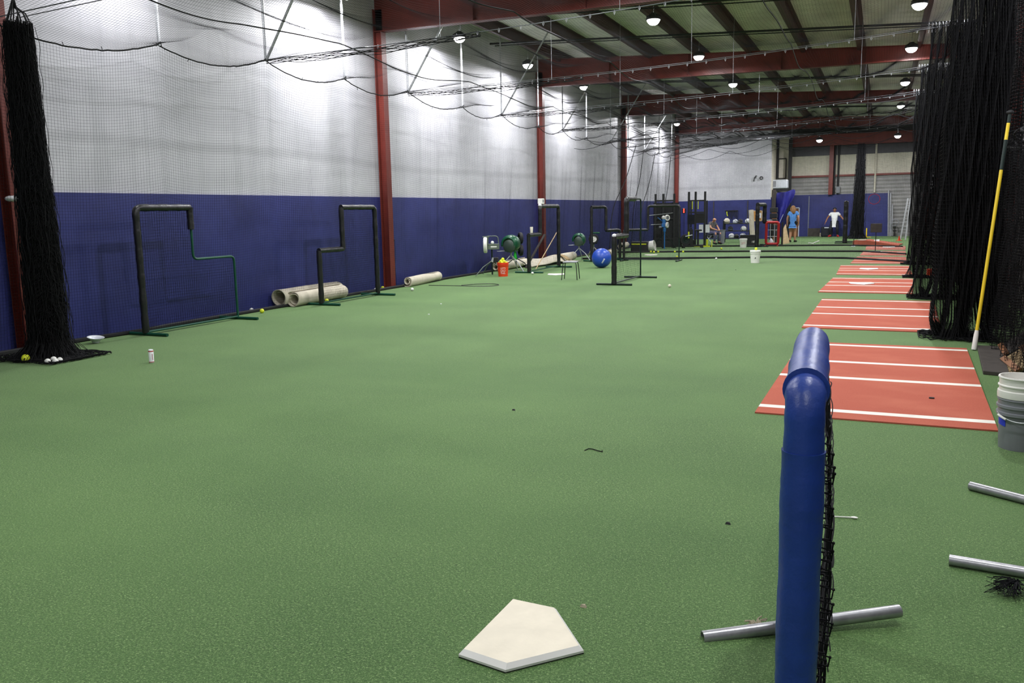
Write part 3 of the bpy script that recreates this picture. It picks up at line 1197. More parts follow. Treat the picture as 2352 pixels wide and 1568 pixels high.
l_screen('L screen with half bare green pipe, beside the drinks can', (-9.86, 8.97, 0), PI / 2, 1.94, 1.86, .90, 1.06, False, [(0.0, 2.0), (2.0, 2.42)], r_pad=.05)
l_screen('all black padded L screen standing over the double carpet roll', (-9.74, 13.07, 0), PI / 2, 1.97, 1.85, .78, 1.04, True, [(0.0, 1.0), (1.0, 2.0), (2.0, 3.0), (3.0, 5.0)], r_pad=.05)
s3 = l_screen('black padded L screen with a box on top, by the red column', (-8.94, 21.5, 0), PI / 2, 2.36, 1.84, .87, 1.05, True, [(0.0, 1.0), (1.0, 2.0), (2.0, 5.0)], r_pad=.055, tape=(.88, .0, 1.87))
l_screen('black padded L screen standing alone right of the blue exercise ball', (-5.52, 18.3, 0), R(89), 2.15, 1.95, .95, 1.10, True, [(0.0, 1.0), (1.0, 2.0), (2.0, 3.55)], pipe='dark_pipe', r_pad=.06, tape=(.02, 0, 1.12))
l_screen('wide L screen in front of the blue pitching machine', (-7.88, 27.25, 0), 0, 1.86, 1.80, .82, 1.03, True, [(0.0, 2.0), (2.0, 4.6)], pipe='dark_pipe', r_pad=.042)
l_screen('black L screen behind the blue exercise ball', (-8.80, 26.6, 0), R(58), 1.25, 1.80, .62, 1.02, False, [(0.0, 1.0), (1.0, 3.0), (3.0, 5.0)], r_pad=.05)
p = ground(1738, 567)
l_screen('black L screen turned edge on beside the red strike frame', (p.x, p.y, 0), R(79), 1.9, 1.80, .95, 1.05, False, [(0.0, 1.0), (1.0, 3.0), (3.0, 5.0)], pipe='dark_pipe', r_pad=.085, foot=.5)
p = ground(1940, 559)
l_screen('black L screen turned edge on near the person in white', (p.x, p.y, 0), R(92), 1.7, 1.80, .9, 1.05, False, [(0.0, 1.0), (1.0, 3.0), (3.0, 5.0)], pipe='dark_pipe', r_pad=.10, foot=.42)

# pale box and cup resting on the padded screens
p = Vector((-8.94, 22.47, 1.905))
t = thing('speaker_box', 'small white box standing on the tall padded screen', 'box', p)
MB().box((-.07, -.09, 0), (.07, .09, .15)).build('case', M['white_plastic'], t, bevel=.01)
MB().lathe([(.001, .0), (.045, .0), (.05, -.01)], 16, Matrix.Translation((.072, -.01, .08)) @ Matrix.Rotation(R(90), 4, 'Y')).build('grille', M['grey_plastic'], t)
o = tag(MB().lathe([(.001, 0), (.036, 0), (.045, .16), (.042, .165), (.038, .15)], 16).build('paper_cup', M['beige'], None, True, loc=(-8.94, 21.72, 1.107)), 'beige cup standing on the low bar of the padded screen', 'cup')

# blue padded screen close to the camera
bs = thing('padded_screen', 'low screen with thick blue padded post and bare steel foot', 'screen', (-.17, 2.36, 0), R(93))
Wb, Hb = 1.0, 1.19
MB().tube(rounded([(0, 0, .04), (0, 0, Hb), (Wb, 0, Hb), (Wb, 0, .04)], .10, 6), .024, 10).build('frame', M['pipe'], bs, True)
MB().tube([(0, 0, .05), (Wb, 0, .05)], .022, 10).build('bottom_bar', M['pipe'], bs, True)


def blue_pad(path, r, seed, folds=()):
    d = dense([Vector(p) for p in path], .018)
    q = random.Random(seed)
    L = len(d)
    rr = [r * (1 + .025 * math.sin(i * .31 + seed) + .012 * q.uniform(-1, 1) + sum(a * math.exp(-((i / L - f) / w_) ** 2) for f, a, w_ in folds)) for i in range(L)]
    m = MB()
    m.tube(d, rr, 28)
    o = m.build('pad', M['bluevinyl'], bs, True)
    return o


blue_pad(rounded([(0, 0, Hb - .26), (0, 0, Hb - .01), (.13, 0, Hb + .005)], .14, 10), .054, 1, ((.45, .02, .05), (.7, .03, .04)))
blue_pad([(0, 0, .03), (.002, 0, .4), (-.002, 0, .8), (0, 0, Hb - .155)], .0575, 6, ((.30, .02, .006), (.55, .015, .008), (.83, .025, .01), (.985, .05, .02)))
blue_pad([(.06, 0, Hb + .002), (.40, 0, Hb + .006), (.94, 0, Hb + .002), (1.03, 0, Hb - .03)], .0595, 2, ((.0, .03, .03), (.32, .03, .02)))
blue_pad([(Wb, 0, .05), (Wb, 0, Hb - .06)], .055, 4)
ft = MB()
cyl = []
ft.lathe([(.026, -.42), (.026, .42), (.021, .42), (.021, -.42), (.026, -.42)], 20, Matrix.Translation((Wb, 0, .028)) @ Matrix.Rotation(R(90), 4, 'X') @ Matrix.Rotation(R(-3), 4, 'X'))
f1 = ft.build('foot', M['pipe'], bs, True)
f1.rotation_euler = (0, 0, R(28))
c_ = Vector((Wb, 0, 0))
f1.location = c_ - Matrix.Rotation(R(28), 3, 'Z') @ c_
f2 = MB().lathe([(.026, -.42), (.026, .42), (.021, .42), (.021, -.42), (.026, -.42)], 20, Matrix.Translation((0, 0, .028)) @ Matrix.Rotation(R(90), 4, 'X')).build('foot', M['pipe'], bs, True)
# loose knotted net on the mat side
An, Bn = [], []
for i in range(1, 23):
    s = Wb * i / 23
    An.append([(s, -.05 - .03 * math.sin(PI * f) ** .7 - .012 * math.sin(14 * f + i * 1.7) * f, .05 + (Hb - .09) * (1 - f)) for f in np.linspace(0, 1, 40)])
for j in range(1, 26):
    z = .05 + (Hb - .12) * j / 26
    f = 1 - j / 26
    Bn.append([(Wb * g - .0, -.05 - (.03 * math.sin(PI * f) ** .7) + .012 * math.sin(3 * j + 9 * g), z + .012 * math.sin(11 * g + j)) for g in np.linspace(.0, 1, 40)])
strands_obj('net', [(np.array(An), .0022), (np.array(Bn), .0022)], M['net'], bs)
lo_ = MB()
q = random.Random(5)
for j in range(34):
    z = .04 + j * .031
    f = 1 - z / Hb
    d0 = .054 + .018 * math.sin(PI * f)
    x0 = q.uniform(.0, .06)
    k = q.uniform(.008, .022)
    lo_.tube([(x0, -d0 + .02, z), (x0 + .01, -d0 - k, z - .012), (x0 + .02, -d0 - k * .8, z - .045), (x0 + .03, -d0 + .015, z - .05)], .0026, 6)
    lo_.sphere((x0 + .01, -d0 - k, z - .012), .005, 6)
lo_.build('lacing', M['net'], bs, True)

# second screen beside the mats, its feet reach into view
rs = thing('pitching_screen', 'screen whose two bare steel feet lie on the turf beyond the blue post', 'pitching screen', (1.0, 5.25, 0), R(-96))
for (s, a, b) in ((0, ground(2228, 1115, .026), Vector((1.25, 5.06, .026))), (1.02, ground(2180, 1285, .026), Vector((1.3, 4.17, .026)))):
    inv = rs.matrix_basis.inverted()
    a, b = inv @ a, inv @ b
    dv = (b - a).normalized()
    m4 = Matrix.Translation(a) @ dv.to_track_quat('Z', 'Y').to_matrix().to_4x4()
    MB().lathe([(.026, 0), (.026, (b - a).length), (.021, (b - a).length), (.021, 0), (.026, 0)], 20, m4).build('foot', M['pipe'], rs, True)
MB().tube(rounded([(0, 0, .05), (0, 0, 1.8), (1.02, 0, 1.8), (1.02, 0, .05)], .1), .024, 10).build('frame', M['pipe'], rs, True)
strands_obj('net', [(np.array([[(s, .03, z) for z in np.linspace(.06, 1.78, 8)] for s in np.linspace(.05, .98, 20)]), .002),
                    (np.array([[(s, .03, z) for s in np.linspace(.0, 1.02, 8)] for z in np.linspace(.06, 1.78, 38)]), .002)], M['net'], rs)
q = random.Random(9)
tail = MB()
c0 = rs.matrix_basis.inverted() @ ground(2335, 1345, .03)
for k in range(90):
    a = q.uniform(-.9, .6) + PI
    ln = q.uniform(.04, .13)
    e = c0 + Vector((q.uniform(-.02, .10), q.uniform(-.10, .02), q.uniform(-.012, .03)))
    tail.tube([c0 + Vector((q.uniform(-.01, .01), 0, .02)), c0.lerp(e, .5) + Vector((0, 0, .02)), e, e + Vector((q.uniform(-.05, .05), q.uniform(-.05, .05), -.01))], .0018, 4)
tail.build('frayed_net_end', M['net_far'], rs)

# ================================================================== BALLS
def ball(label, x, y, r=.037, z=0.0, m='white', group=None, name='baseball', cat='ball', seam=None):
    t = thing(name, label, cat, (x, y, z + r), random.uniform(0, 6), group)
    MB().sphere((0, 0, 0), r, 18).build('cover', M[m], t, True)
    if seam:
        P = []
        for i in range(60):
            a = 2 * PI * i / 60
            p = Vector((math.cos(a) + .32 * math.cos(3 * a), math.sin(a) - .32 * math.sin(3 * a), .92 * math.sin(2 * a)))
            P.append(p.normalized() * r * 1.004)
        MB().tube(P, r * .035, 5, closed=True).build('seam', M[seam], t)
    return t


GW = 'white balls at the foot of the gathered net'
for k, (px, py, wd) in enumerate(((110, 836, 'first from the yellow softball'), (124, 831, 'second from the yellow softball, set back'), (128, 836, 'third from the yellow softball'), (138, 833, 'fourth and farthest from the yellow softball'))):
    g = ground(px, py)
    ball('white ball in the row at the net foot, %s' % wd, g.x, g.y, .034, group=GW, seam='plate')
g = ground(60, 832)
ball('yellow softball on the turf at the gathered net foot', g.x, g.y, .050, m='yellow', name='softball', seam='green_metal')
for (px, py, m, lab) in ((578, 716, 'white', 'white ball by the wall, near the half bare L screen'), (602, 719, 'yellow', 'yellow ball by the wall before the double carpet roll'),
                         (751, 695, 'yellow', 'yellow ball inside the foot of the padded L screen'), (879, 665, 'yellow', 'yellow ball against the base of the red column'),
                         (863, 668, 'white', 'white ball just beside the padded screen base and red column'), (947, 668, 'white', 'flat white ball on turf before the single carpet roll'),
                         (1538, 660, 'plate', 'cream ball alone on the open turf beyond the lone L screen'), (1645, 596, 'white', 'white ball on turf before the first drawn net'),
                         (1657, 573, 'yellow', 'pale yellow ball between the drawn nets'), (1555, 592, 'yellow', 'yellow ball behind the wide L screen corner'),
                         (1550, 580, 'yellow', 'yellow ball behind first drawn net, beside another'), (1569, 580, 'yellow', 'yellow ball behind first drawn net, past the screen post'),
                         (1223, 630, 'white', 'white ball at the foot of the boxed L screen'), (1495, 580, 'yellow', 'yellow ball spilled near the white bin, first of the spill'),
                         (1502, 581, 'yellow', 'yellow ball spilled near the white bin, second of the spill'), (1512, 580, 'yellow', 'yellow ball spilled near the white bin, last of the spill')):
    g = ground(px, py)
    ball(lab, max(g.x, XW + .10), g.y, .040 if m == 'yellow' else .036, m=m, name='practice_ball')

# ================================================================== BUCKETS
def bucket(t, m, r0=.128, r1=.150, h=.37, lid=None, rim=True):
    prof = [(.001, .004), (r0, 0), (r0, .01), (r0 + (r1 - r0) * .72, h * .72), (r1 - .002, h * .76), (r1 + .008, h * .765), (r1 + .008, h * .785), (r1 - .002, h * .79),
            (r1, h * .86), (r1 + .01, h * .865), (r1 + .01, h * .885), (r1 + .002, h * .89), (r1 + .003, h), (r1 - .004, h), (r1 - .006, h * .5), (r0 - .006, .012), (.001, .012)]
    return MB().lathe(prof, 36).build('pail', M[m], t, True)


def wrap_text(txt, size, R0, zc, ang, depth=.0008, R1=None):
    vs, fs = text_mesh(txt, size, depth)
    out = []
    for v in vs:
        a = ang + v.x / R0
        rr = R0 + .0012 + v.z + ((R1 or 0) * v.y)
        out.append((rr * math.cos(a), rr * math.sin(a), zc + v.y))
    return out, fs


def facing(x, y):
    """Direction from a spot back to the open hall side where the camera stands."""
    return math.atan2(-y, -x)


g = ground(1151, 635)
bx, by = g.x, g.y + .13
ob = thing('bucket', 'orange bucket heaped with yellow balls, by the pitching machines', 'bucket', (bx, by, 0))
bucket(ob, 'orange')
fa = facing(bx, by)
lt = MB()
for txt, size, zc in (("LET'S", .062, .215), ('DO', .085, .150), ('THIS.', .062, .085)):
    R_ = .1305 + (.150 - .128) * zc / .37
    lt.add(*wrap_text(txt, size, R_, zc, fa, R1=.058))
lt.build('lettering', M['white_plastic'], ob)
hb = MB()
hb.tube([(.16 * math.cos(a), .16 * math.sin(a), .31 - .17 * abs(math.cos(a - fa))) for a in np.linspace(fa + PI / 2, fa + 3 * PI / 2, 16)], .003, 6)
hb.build('handle', M['galv'], ob)
k = 0
for (dx, dy, dz, wd) in ((.0, -.06, .335, 'at the camera edge'), (-.09, .0, .33, 'against the rim near the grey machine'), (.085, .02, .335, 'against the rim near the padded screen'), (.0, .075, .33, 'at the wall edge'),
                         (-.045, -.02, .385, 'in the upper layer near the grey machine'), (.04, -.01, .375, 'in the upper layer near the padded screen'), (-.01, .02, .435, 'topmost of the heap')):
    ball('yellow ball heaped in the orange bucket, %s' % wd, bx + dx, by + dy, .045, dz - .03, 'yellow', 'balls in the orange bucket', 'practice_ball')

g = ground(1733, 604)
wb = thing('bucket', 'white lidded bucket with a small dark emblem, alone on turf', 'bucket', (g.x, g.y + .12, 0))
bucket(wb, 'white_plastic')
MB().lathe([(.001, .385), (.15, .385), (.163, .378), (.165, .335), (.158, .335)], 36).build('lid', M['white_plastic'], wb, True)
fa = facing(g.x, g.y)
e = MB()
P = [(-.018, .042), (.006, .05), (.022, .032), (.012, .012), (.024, -.008), (.012, -.036), (-.010, -.042), (-.02, -.03), (.0, -.018), (-.012, .0), (-.024, .02)]
vs = []
for x, z in P:
    R_ = .142
    vs.append((R_ * math.cos(fa + x / R_), R_ * math.sin(fa + x / R_), .17 + z))
e.add(vs, [tuple(range(len(P)))])
e.build('emblem', M['logo'], wb, solid=.0015)
ball('pale yellow ball resting on the white bucket lid', g.x + .02, g.y + .12, .045, .386, 'yellow', name='practice_ball')

g = ground(1706, 569)
w2 = thing('bucket', 'white bucket with red script beside the black box', 'bucket', (g.x, g.y + .12, 0))
bucket(w2, 'white_plastic')
MB().lathe([(.001, .385), (.15, .385), (.163, .378), (.165, .335), (.158, .335)], 36).build('lid', M['white_plastic'], w2, True)
fa = facing(g.x, g.y)
sc = MB()
for row, (zz, amp) in enumerate(((.22, .016), (.17, .01))):
    sc.tube([(.146 * math.cos(fa + a), .146 * math.sin(fa + a), zz + amp * math.sin(22 * a) + .03 * a) for a in np.linspace(-.55, .55, 40)], .004, 5)
sc.build('script', M['redprint'], w2)

# nested grey and white buckets by the camera
gb = thing('bucket', 'grey bucket with blue tape strip at the mat corner', 'bucket', (.945, 6.60, 0))
gp = MB()
r0, r1, h = .122, .140, .36
gp.lathe([(.001, .003), (r0, 0), (r0 + .002, .012), (r0 + .012, .235), (r1, .24), (r1 + .010, .243), (r1 + .010, .262), (r1, .266), (r1 + .001, .292), (r1 + .011, .295), (r1 + .011, .312), (r1 + .002, .316),
          (r1 + .003, .345), (r1 + .010, .349), (r1 + .008, h), (r1 - .004, h), (r1 - .008, .2), (r0 - .005, .012), (.001, .012)], 48)
gp.build('pail', M['grey_plastic'], gb, True)
fa = facing(.945, 6.60)
tp = MB()
vs = []
for a, z in ((-.44, .236), (-.02, .228), (-.02, .165), (-.46, .178)):
    rr = r0 + .012 * z / .235 + .0025
    pass
n = 8
for i in range(n + 1):
    a = fa - 1.28 + .58 * i / n
    for z in (.172, .228):
        rr = r0 + .002 + .010 * z / .235 + .002
        vs.append((rr * math.cos(a), rr * math.sin(a), z - .008 * i / n))
tp.add(vs, [(2 * i, 2 * i + 2, 2 * i + 3, 2 * i + 1) for i in range(n)])
tp.build('tape_strip', M['bluetape'], gb, solid=.0012)
hd = MB()
hd.tube([((r1 + .018) * math.cos(a), (r1 + .018) * math.sin(a), .262 - .05 * math.sin((a - fa + 1.1) / 2.2 * PI)) for a in np.linspace(fa - 1.1, fa + 1.1, 20)], .0032, 6)
hd.build('handle', M['galv'], gb)
hg = MB()
hg.tube([((r1 + .02) * math.cos(a), (r1 + .02) * math.sin(a), .243 - .02 * i / 4) for i, a in enumerate(np.linspace(fa - .98, fa - .55, 5))], .008, 8)
hg.build('grip', M['white_plastic'], gb)
wbk = thing('bucket', 'white bucket nested in the grey taped bucket', 'bucket', (.945, 6.60, .125))
wp = MB()
wp.lathe([(.001, .003), (.112, 0), (.118, .21), (.1375, .236), (.150, .238), (.152, .262), (.150, .285), (.141, .29), (.142, .315), (.150, .318), (.150, .325), (.142, .33), (.1435, .372), (.151, .376), (.149, .384), (.138, .384), (.128, .2), (.106, .012), (.001, .012)], 48)
wp.build('pail', M['white_plastic'], wbk, True)

# ================================================================== PITCHING MACHINES
def tripod(t, top, feet, r=.014, m='galv', name='leg'):
    for f in feet:
        a, b = Vector(top), Vector(f)
        mid = a.lerp(b, .55) + Vector((0, 0, .05))
        MB().tube([a, mid, b], r, 8).build(name, M[m] if isinstance(m, str) else m, t, True)


def wheel(t, c, r, w, axis, tyre='rubber', disc='galv'):
    m4 = Matrix.Translation(Vector(c)) @ Vector(axis).normalized().to_track_quat('Z', 'Y').to_matrix().to_4x4()
    o = MB().lathe([(r * .62, -w * .5), (r * .9, -w * .5), (r, -w * .3), (r, w * .3), (r * .9, w * .5), (r * .62, w * .5), (r * .62, -w * .5)], 32, m4).build('wheel', M[tyre], t, True)
    MB().lathe([(.001, w * .35), (r * .2, w * .4), (r * .25, w * .15), (r * .64, w * .2), (r * .64, -w * .2), (r * .25, -w * .15), (r * .2, -w * .4), (.001, -w * .35)], 32, m4).build('hub', M[disc], o, True)
    return o


# grey machine with one white wheel
x, y = -9.66, 20.62
t = thing('pitching_machine', 'grey pitching machine with one white wheel on thin tripod', 'pitching machine', (x, y, 0), R(20))
MB().tube([(0, 0, .02), (0, 0, .70)], .022, 10).build('post', M['dark_pipe'], t, True)
MB().tube([(0, 0, .36), (.02, .0, .48)], .03, 10).build('collar', M['galv'], t, True)
tripod(t, (0, 0, .40), ((-.42, -.34, .012), (.34, .30, .012), (-.30, .45, .012)), .012, 'olive')
b = MB()
b.box((-.14, -.08, .70), (.20, .08, .84))
b.box((-.14, -.09, .83), (.20, .09, .85))
b.build('motor_box', M['olive'], t, bevel=.008)
vs, fs = text_mesh('PITCH', .045)
MB().box((-.02, -.084, .76), (.14, -.079, .79)).build('nameplate', M['white_plastic'], t)
wheel(t, (-.17, -.04, .82), .215, .10, (1, .05, 0), 'white_plastic', 'grey_plastic')
gd = MB()
gd.box((-.12, -.03, .84), (-.09, .03, 1.07))
gd.tube(rounded([(-.12, 0, 1.06), (.17, 0, 1.06), (.19, 0, .85)], .08), .012, 8)
gd.box((-.24, -.05, 1.03), (-.06, .05, 1.06))
gd.build('ball_guard', M['olive'], t)
MB().sphere((.02, -.01, .885), .045, 14).build('knob', M['white_plastic'], t, True)
MB().box((.03, .02, .34), (.16, .14, .48)).build('power_unit', M['black'], t, bevel=.01)


def hooded_machine(label, loc, rz, sc=1.0):
    t = thing('pitching_machine', label, 'pitching machine', loc, rz)
    h = MB()

    def hood(u, v):
        a = -.25 * PI + u * 1.35 * PI
        z = .75 + .24 * math.sin(a) * (1.0 if math.sin(a) > 0 else .9)
        xx = .24 * math.cos(a)
        yy = -.22 + .44 * v
        k = 1 - .35 * (abs(v - .5) * 2) ** 4
        return (xx * k * sc, yy * sc, (.75 + (z - .75) * k) * sc)
    h.grid(hood, 22, 12)
    h.build('hood', M['green_metal'], t, True, solid=.012)
    m4 = Matrix.Translation((.02 * sc, -.20 * sc, .70 * sc)) @ Matrix.Rotation(R(90), 4, 'X')
    MB().lathe([(.001, .03 * sc), (.12 * sc, .03 * sc), (.17 * sc, 0), (.175 * sc, -.10 * sc), (.10 * sc, -.12 * sc), (.001, -.12 * sc)], 28, m4).build('wheel_guard', M['guard'], t, True)
    MB().box((-.13 * sc, -.14 * sc, .55 * sc), (.16 * sc, .16 * sc, .66 * sc)).build('base_plate', M['green_metal'], t, bevel=.012)
    MB().tube([(-.13 * sc, -.08 * sc, .57 * sc), (-.32 * sc, -.12 * sc, .56 * sc), (-.36 * sc, -.1 * sc, .56 * sc)], .010, 8).build('crank', M['galv'], t, True)
    MB().tube([(0, 0, .42 * sc), (0, 0, .57 * sc)], .028, 10).build('post', M['galv'], t, True)
    tripod(t, (0, 0, .46 * sc), ((-.30 * sc, -.16 * sc, .012), (.46 * sc, -.30 * sc, .012), (.06 * sc, .40 * sc, .012)), .014, 'galv')
    return t


g = ground(1172, 621)
hooded_machine('dark green hooded pitching machine beside the orange bucket', (-9.66, 21.9, 0), R(5), 1.06)
hooded_machine('dark green hooded pitching machine beside the blue exercise ball', (-9.45, 27.2, 0), R(10), .95)

t = thing('pitching_machine', 'green pitching machine with two black wheels and bright green collar', 'pitching machine', (-9.84, 22.62, 0), R(25))
MB().box((-.16, -.09, .55), (.10, .09, .98)).build('body', M['green_metal'], t, bevel=.02)
wheel(t, (.16, 0, .93), .17, .10, (1, .25, 0), 'rubber', 'dark_pipe')
wheel(t, (.16, 0, .58), .17, .10, (1, .25, 0), 'rubber', 'dark_pipe')
MB().lathe([(.045, .30), (.055, .36), (.04, .46), (.03, .56)], 16).build('collar', M['bright_green'], t, True)
tripod(t, (0, 0, .36), ((-.38, -.20, .012), (.46, -.12, .012), (.05, .42, .012)), .014, 'dark_pipe')

t = thing('pitching_machine', 'black pitching machine with a white disc on pale legs', 'pitching machine', (-9.12, 27.75, 0), R(28))
wheel(t, (0, -.08, .72), .17, .09, (0, -1, 0), 'rubber', 'white_plastic')
MB().box((-.12, -.02, .55), (.14, .12, .86)).build('body', M['dark_pipe'], t, bevel=.015)
MB().box((-.02, -.10, .90), (.22, .06, .95)).build('chute', M['green_metal'], t, bevel=.01)
MB().lathe([(.04, .42), (.05, .52), (.05, .57)], 14).build('collar', M['olive'], t, True)
tripod(t, (0, 0, .46), ((-.06, -.12, .012), (.34, .05, .012), (-.15, .38, .012)), .016, 'carpet')

g = ground(1526, 572)
t = thing('pitching_machine', 'sky blue pitching machine with two white wheels on blue post', 'pitching machine', (g.x, g.y, 0), R(20))
MB().tube([(0, 0, .012), (0, 0, .85)], .026, 10).build('post', M['blue_paint'], t, True)
tripod(t, (0, 0, .68), ((-.52, .25, .012), (.52, .22, .012)), .014, 'dark_pipe')
MB().lathe([(.03, .70), (.06, .78), (.07, .90), (.05, .95)], 14).build('collar', M['blue_paint'], t, True)
b = MB()
b.box((-.13, -.10, .93), (.08, .10, 1.08))
b.box((-.10, -.08, 1.06), (.04, .08, 1.26))
b.build('body', M['blue_paint'], t, bevel=.02)
MB().tube([(-.10, 0, 1.18), (-.30, -.06, 1.34)], .016, 8).build('chute', M['blue_paint'], t, True)
wheel(t, (.10, -.04, 1.32), .125, .09, (.5, -1, 0), 'white_plastic', 'grey_plastic')
wheel(t, (.10, -.04, 1.02), .125, .09, (.9, -.4, 0), 'white_plastic', 'blue_paint')
MB().sphere((-.05, -.02, 1.33), .085, 14).build('ball_head', M['white_plastic'], t, True)
MB().box((-.24, -.08, .90), (-.12, .04, .98)).build('motor', M['grey_plastic'], t, bevel=.015)

# ================================================================== CARPET ROLLS
def spiral_roll(label, a, b, r0, r1, turns, m='carpet', thick=.012, flap=None, start=0.0, seed=1):
    a, b = Vector(a), Vector(b)
    ax = (b - a)
    L = ax.length
    m4 = Matrix.Translation(a) @ ax.normalized().to_track_quat('Z', 'Y').to_matrix().to_4x4()
    root = thing('carpet_roll', label, 'carpet roll', (0, 0, 0))
    n = int(turns * 26)
    q = random.Random(seed)

    def fn(u, v):
        an = start + u * turns * 2 * PI
        rr = r0 + (r1 - r0) * u
        wob = 1 + .025 * math.sin(3 * an + 5 * v) + .015 * math.sin(8 * v + seed)
        lz = L * v + .03 * math.sin(an * .5 + seed) * (1 if v > .5 else -1)
        p = Vector((rr * math.cos(an) * wob, rr * math.sin(an) * wob, lz))
        if flap and u > .9:
            k = (u - .9) / .1
            p += Vector((flap[0] * k * (.4 + .6 * v), flap[1] * k * (.4 + .6 * v), 0))
        w = m4 @ p
        w.z = max(w.z, .008)
        return w
    mb = MB()
    mb.grid(fn, n, 14)
    o = mb.build('roll', [M[m]], root, True, solid=thick)
    return root


spiral_roll('pale carpet roll lying under the padded L screen, open tube end', (-10.12, 12.72, .15), (-10.16, 14.35, .15), .085, .150, 2.2, seed=2)
spiral_roll('flattened carpet roll against the wall, behind another roll', (-10.38, 12.62, .17), (-10.37, 14.45, .165), .12, .185, 1.7, seed=4, start=1.0)
spiral_roll('single pale carpet roll lying past the red column', (-10.15, 16.95, .12), (-10.30, 18.7, .13), .045, .125, 2.6, seed=5, start=2.0)
spiral_roll('grey carpet roll on the floor behind the pitching machines', (-10.15, 21.9, .14), (-10.15, 24.2, .14), .06, .14, 2.2, seed=6)
spiral_roll('pinkish carpet roll half hidden by the blue exercise ball', (-9.15, 29.6, .12), (-9.5, 31.6, .12), .05, .12, 2.2, seed=8)
spiral_roll('grey rolled mat lying on the roll past the exercise ball', (-9.05, 30.9, .32), (-9.2, 32.2, .34), .05, .12, 2.2, seed=9)
# crumpled carpet heap by the second column
hp = thing('carpet_heap', 'crumpled tan carpet draped over a roll past the second red column', 'carpet', (0, 0, 0))
A0, B0 = Vector((-10.1, 23.7, 0)), Vector((-9.55, 27.0, 0))


def heap(u, v):
    p = A0.lerp(B0, u)
    side = Vector((.8, -.12, 0))
    hgt = (.04 + .20 * math.sin(PI * min(1, u * 1.25)) ** .6) * math.sin(PI * min(.999, .08 + .88 * v)) ** .55
    wv = .05 * math.sin(9 * u + 4 * v) + .035 * math.sin(17 * u - 6 * v)
    w = p + side * (v - .5) * (.85 + .25 * math.sin(5 * u)) + Vector((0, 0, max(.012, hgt + wv * (1 if v < .9 else .3))))
    return w


MB().grid(heap, 40, 18).build('cover', M['carpet'], hp, True, solid=.014)
MB().grid(lambda u, v: A0.lerp(B0, .62 + .07 * u) + Vector((.8, -.12, 0)) * (v - .46) * .95 + Vector((0, 0, .03 + .25 * math.sin(PI * min(.999, .06 + .9 * v)) ** .55)), 4, 14).build('strap', M['wicker'], hp, True, solid=.02)
spiral_roll('tan carpet roll end sticking out from under the crumpled carpet', (-9.7, 26.0, .17), (-9.72, 27.35, .17), .06, .16, 2.0, seed=11)

# ================================================================== SMALL THINGS ON THE TURF
g = ground(1376, 614)
bl = thing('exercise_ball', 'large royal blue exercise ball on the turf', 'exercise ball', (-7.58, 23.85, .29))
MB().sphere((0, 0, 0), .29, 48).build('ball', M['ball_blue'], bl, True)
fa = facing(-7.58, 23.85)
lb_ = MB()
n = 10
vs = []
c_el = R(-14)
for i in range(n + 1):
    for sgn in (-1, 1):
        s_ = (i / n - .5) * .155
        w_ = sgn * .021
        tl = R(28)
        dx = s_ * math.sin(tl) + w_ * math.cos(tl)
        dz = s_ * math.cos(tl) - w_ * math.sin(tl)
        az, el = fa + .17 + dx / .29, c_el + dz / .29
        vs.append((.2915 * math.cos(el) * math.cos(az), .2915 * math.cos(el) * math.sin(az), .2915 * math.sin(el)))
lb_.add(vs, [(2 * i, 2 * i + 2, 2 * i + 3, 2 * i + 1) for i in range(n)])
lb_.build('label', M['label'], bl, solid=.001)
lt = MB()
for i in range(3):
    s_ = (-.045 + i * .045)
    for w_ in (-.011, .006):
        tl = R(28)
        dx = s_ * math.sin(tl) + w_ * math.cos(tl)
        dz = s_ * math.cos(tl) - w_ * math.sin(tl)
        az, el = fa + .17 + dx / .29, c_el + dz / .29
        lt.sphere((.2925 * math.cos(el) * math.cos(az), .2925 * math.cos(el) * math.sin(az), .2925 * math.sin(el)), .006, 6)
lt.build('print', M['ball_blue'], bl)

st = thing('stool', 'backless stool with thin black legs on open turf', 'stool', (-7.04, 19.62, 0), R(10))
MB().box((-.17, -.17, .425), (.17, .17, .455)).build('seat', M['grey_plastic'], st, bevel=.02)
for sx in (-1, 1):
    for sy in (-1, 1):
        MB().tube([(sx * .15, sy * .15, .425), (sx * .165, sy * .165, .38), (sx * .195, sy * .195, .006)], .011, 8).build('leg', M['black'], st, True)

g = ground(344, 834)
cn = thing('drink_can', 'tall white drinks can with red print standing on turf', 'can', (g.x, g.y + .03, 0))
MB().lathe([(.001, .004), (.022, .0), (.029, .008), (.029, .150), (.024, .160), (.024, .163), (.021, .158), (.001, .157)], 28).build('can', M['paper'], cn, True)
fa = facing(g.x, g.y)
pr = MB()
pr.lathe([(.0294, .135), (.0294, .148)], 28)
pr.lathe([(.0294, .010), (.0294, .018)], 28)
for dz in (.05, .075, .1):
    pr.add(*wrap_text('S', .03, .0292, dz, fa + .45))
pr.build('red_print', M['redprint'], cn)

g = ground(220, 788)
bw = thing('plastic_bowl', 'clear plastic bowl lying tipped by the wall net', 'bowl', (g.x, g.y, 0))
MB().lathe([(.001, .0), (.045, .0), (.07, .05), (.105, .075), (.112, .075), (.11, .072), (.072, .044), (.044, .005), (.001, .005)], 26,
           Matrix.Translation((0, 0, .012)) @ Matrix.Rotation(R(9), 4, 'Y')).build('bowl', M['frost'], bw, True)

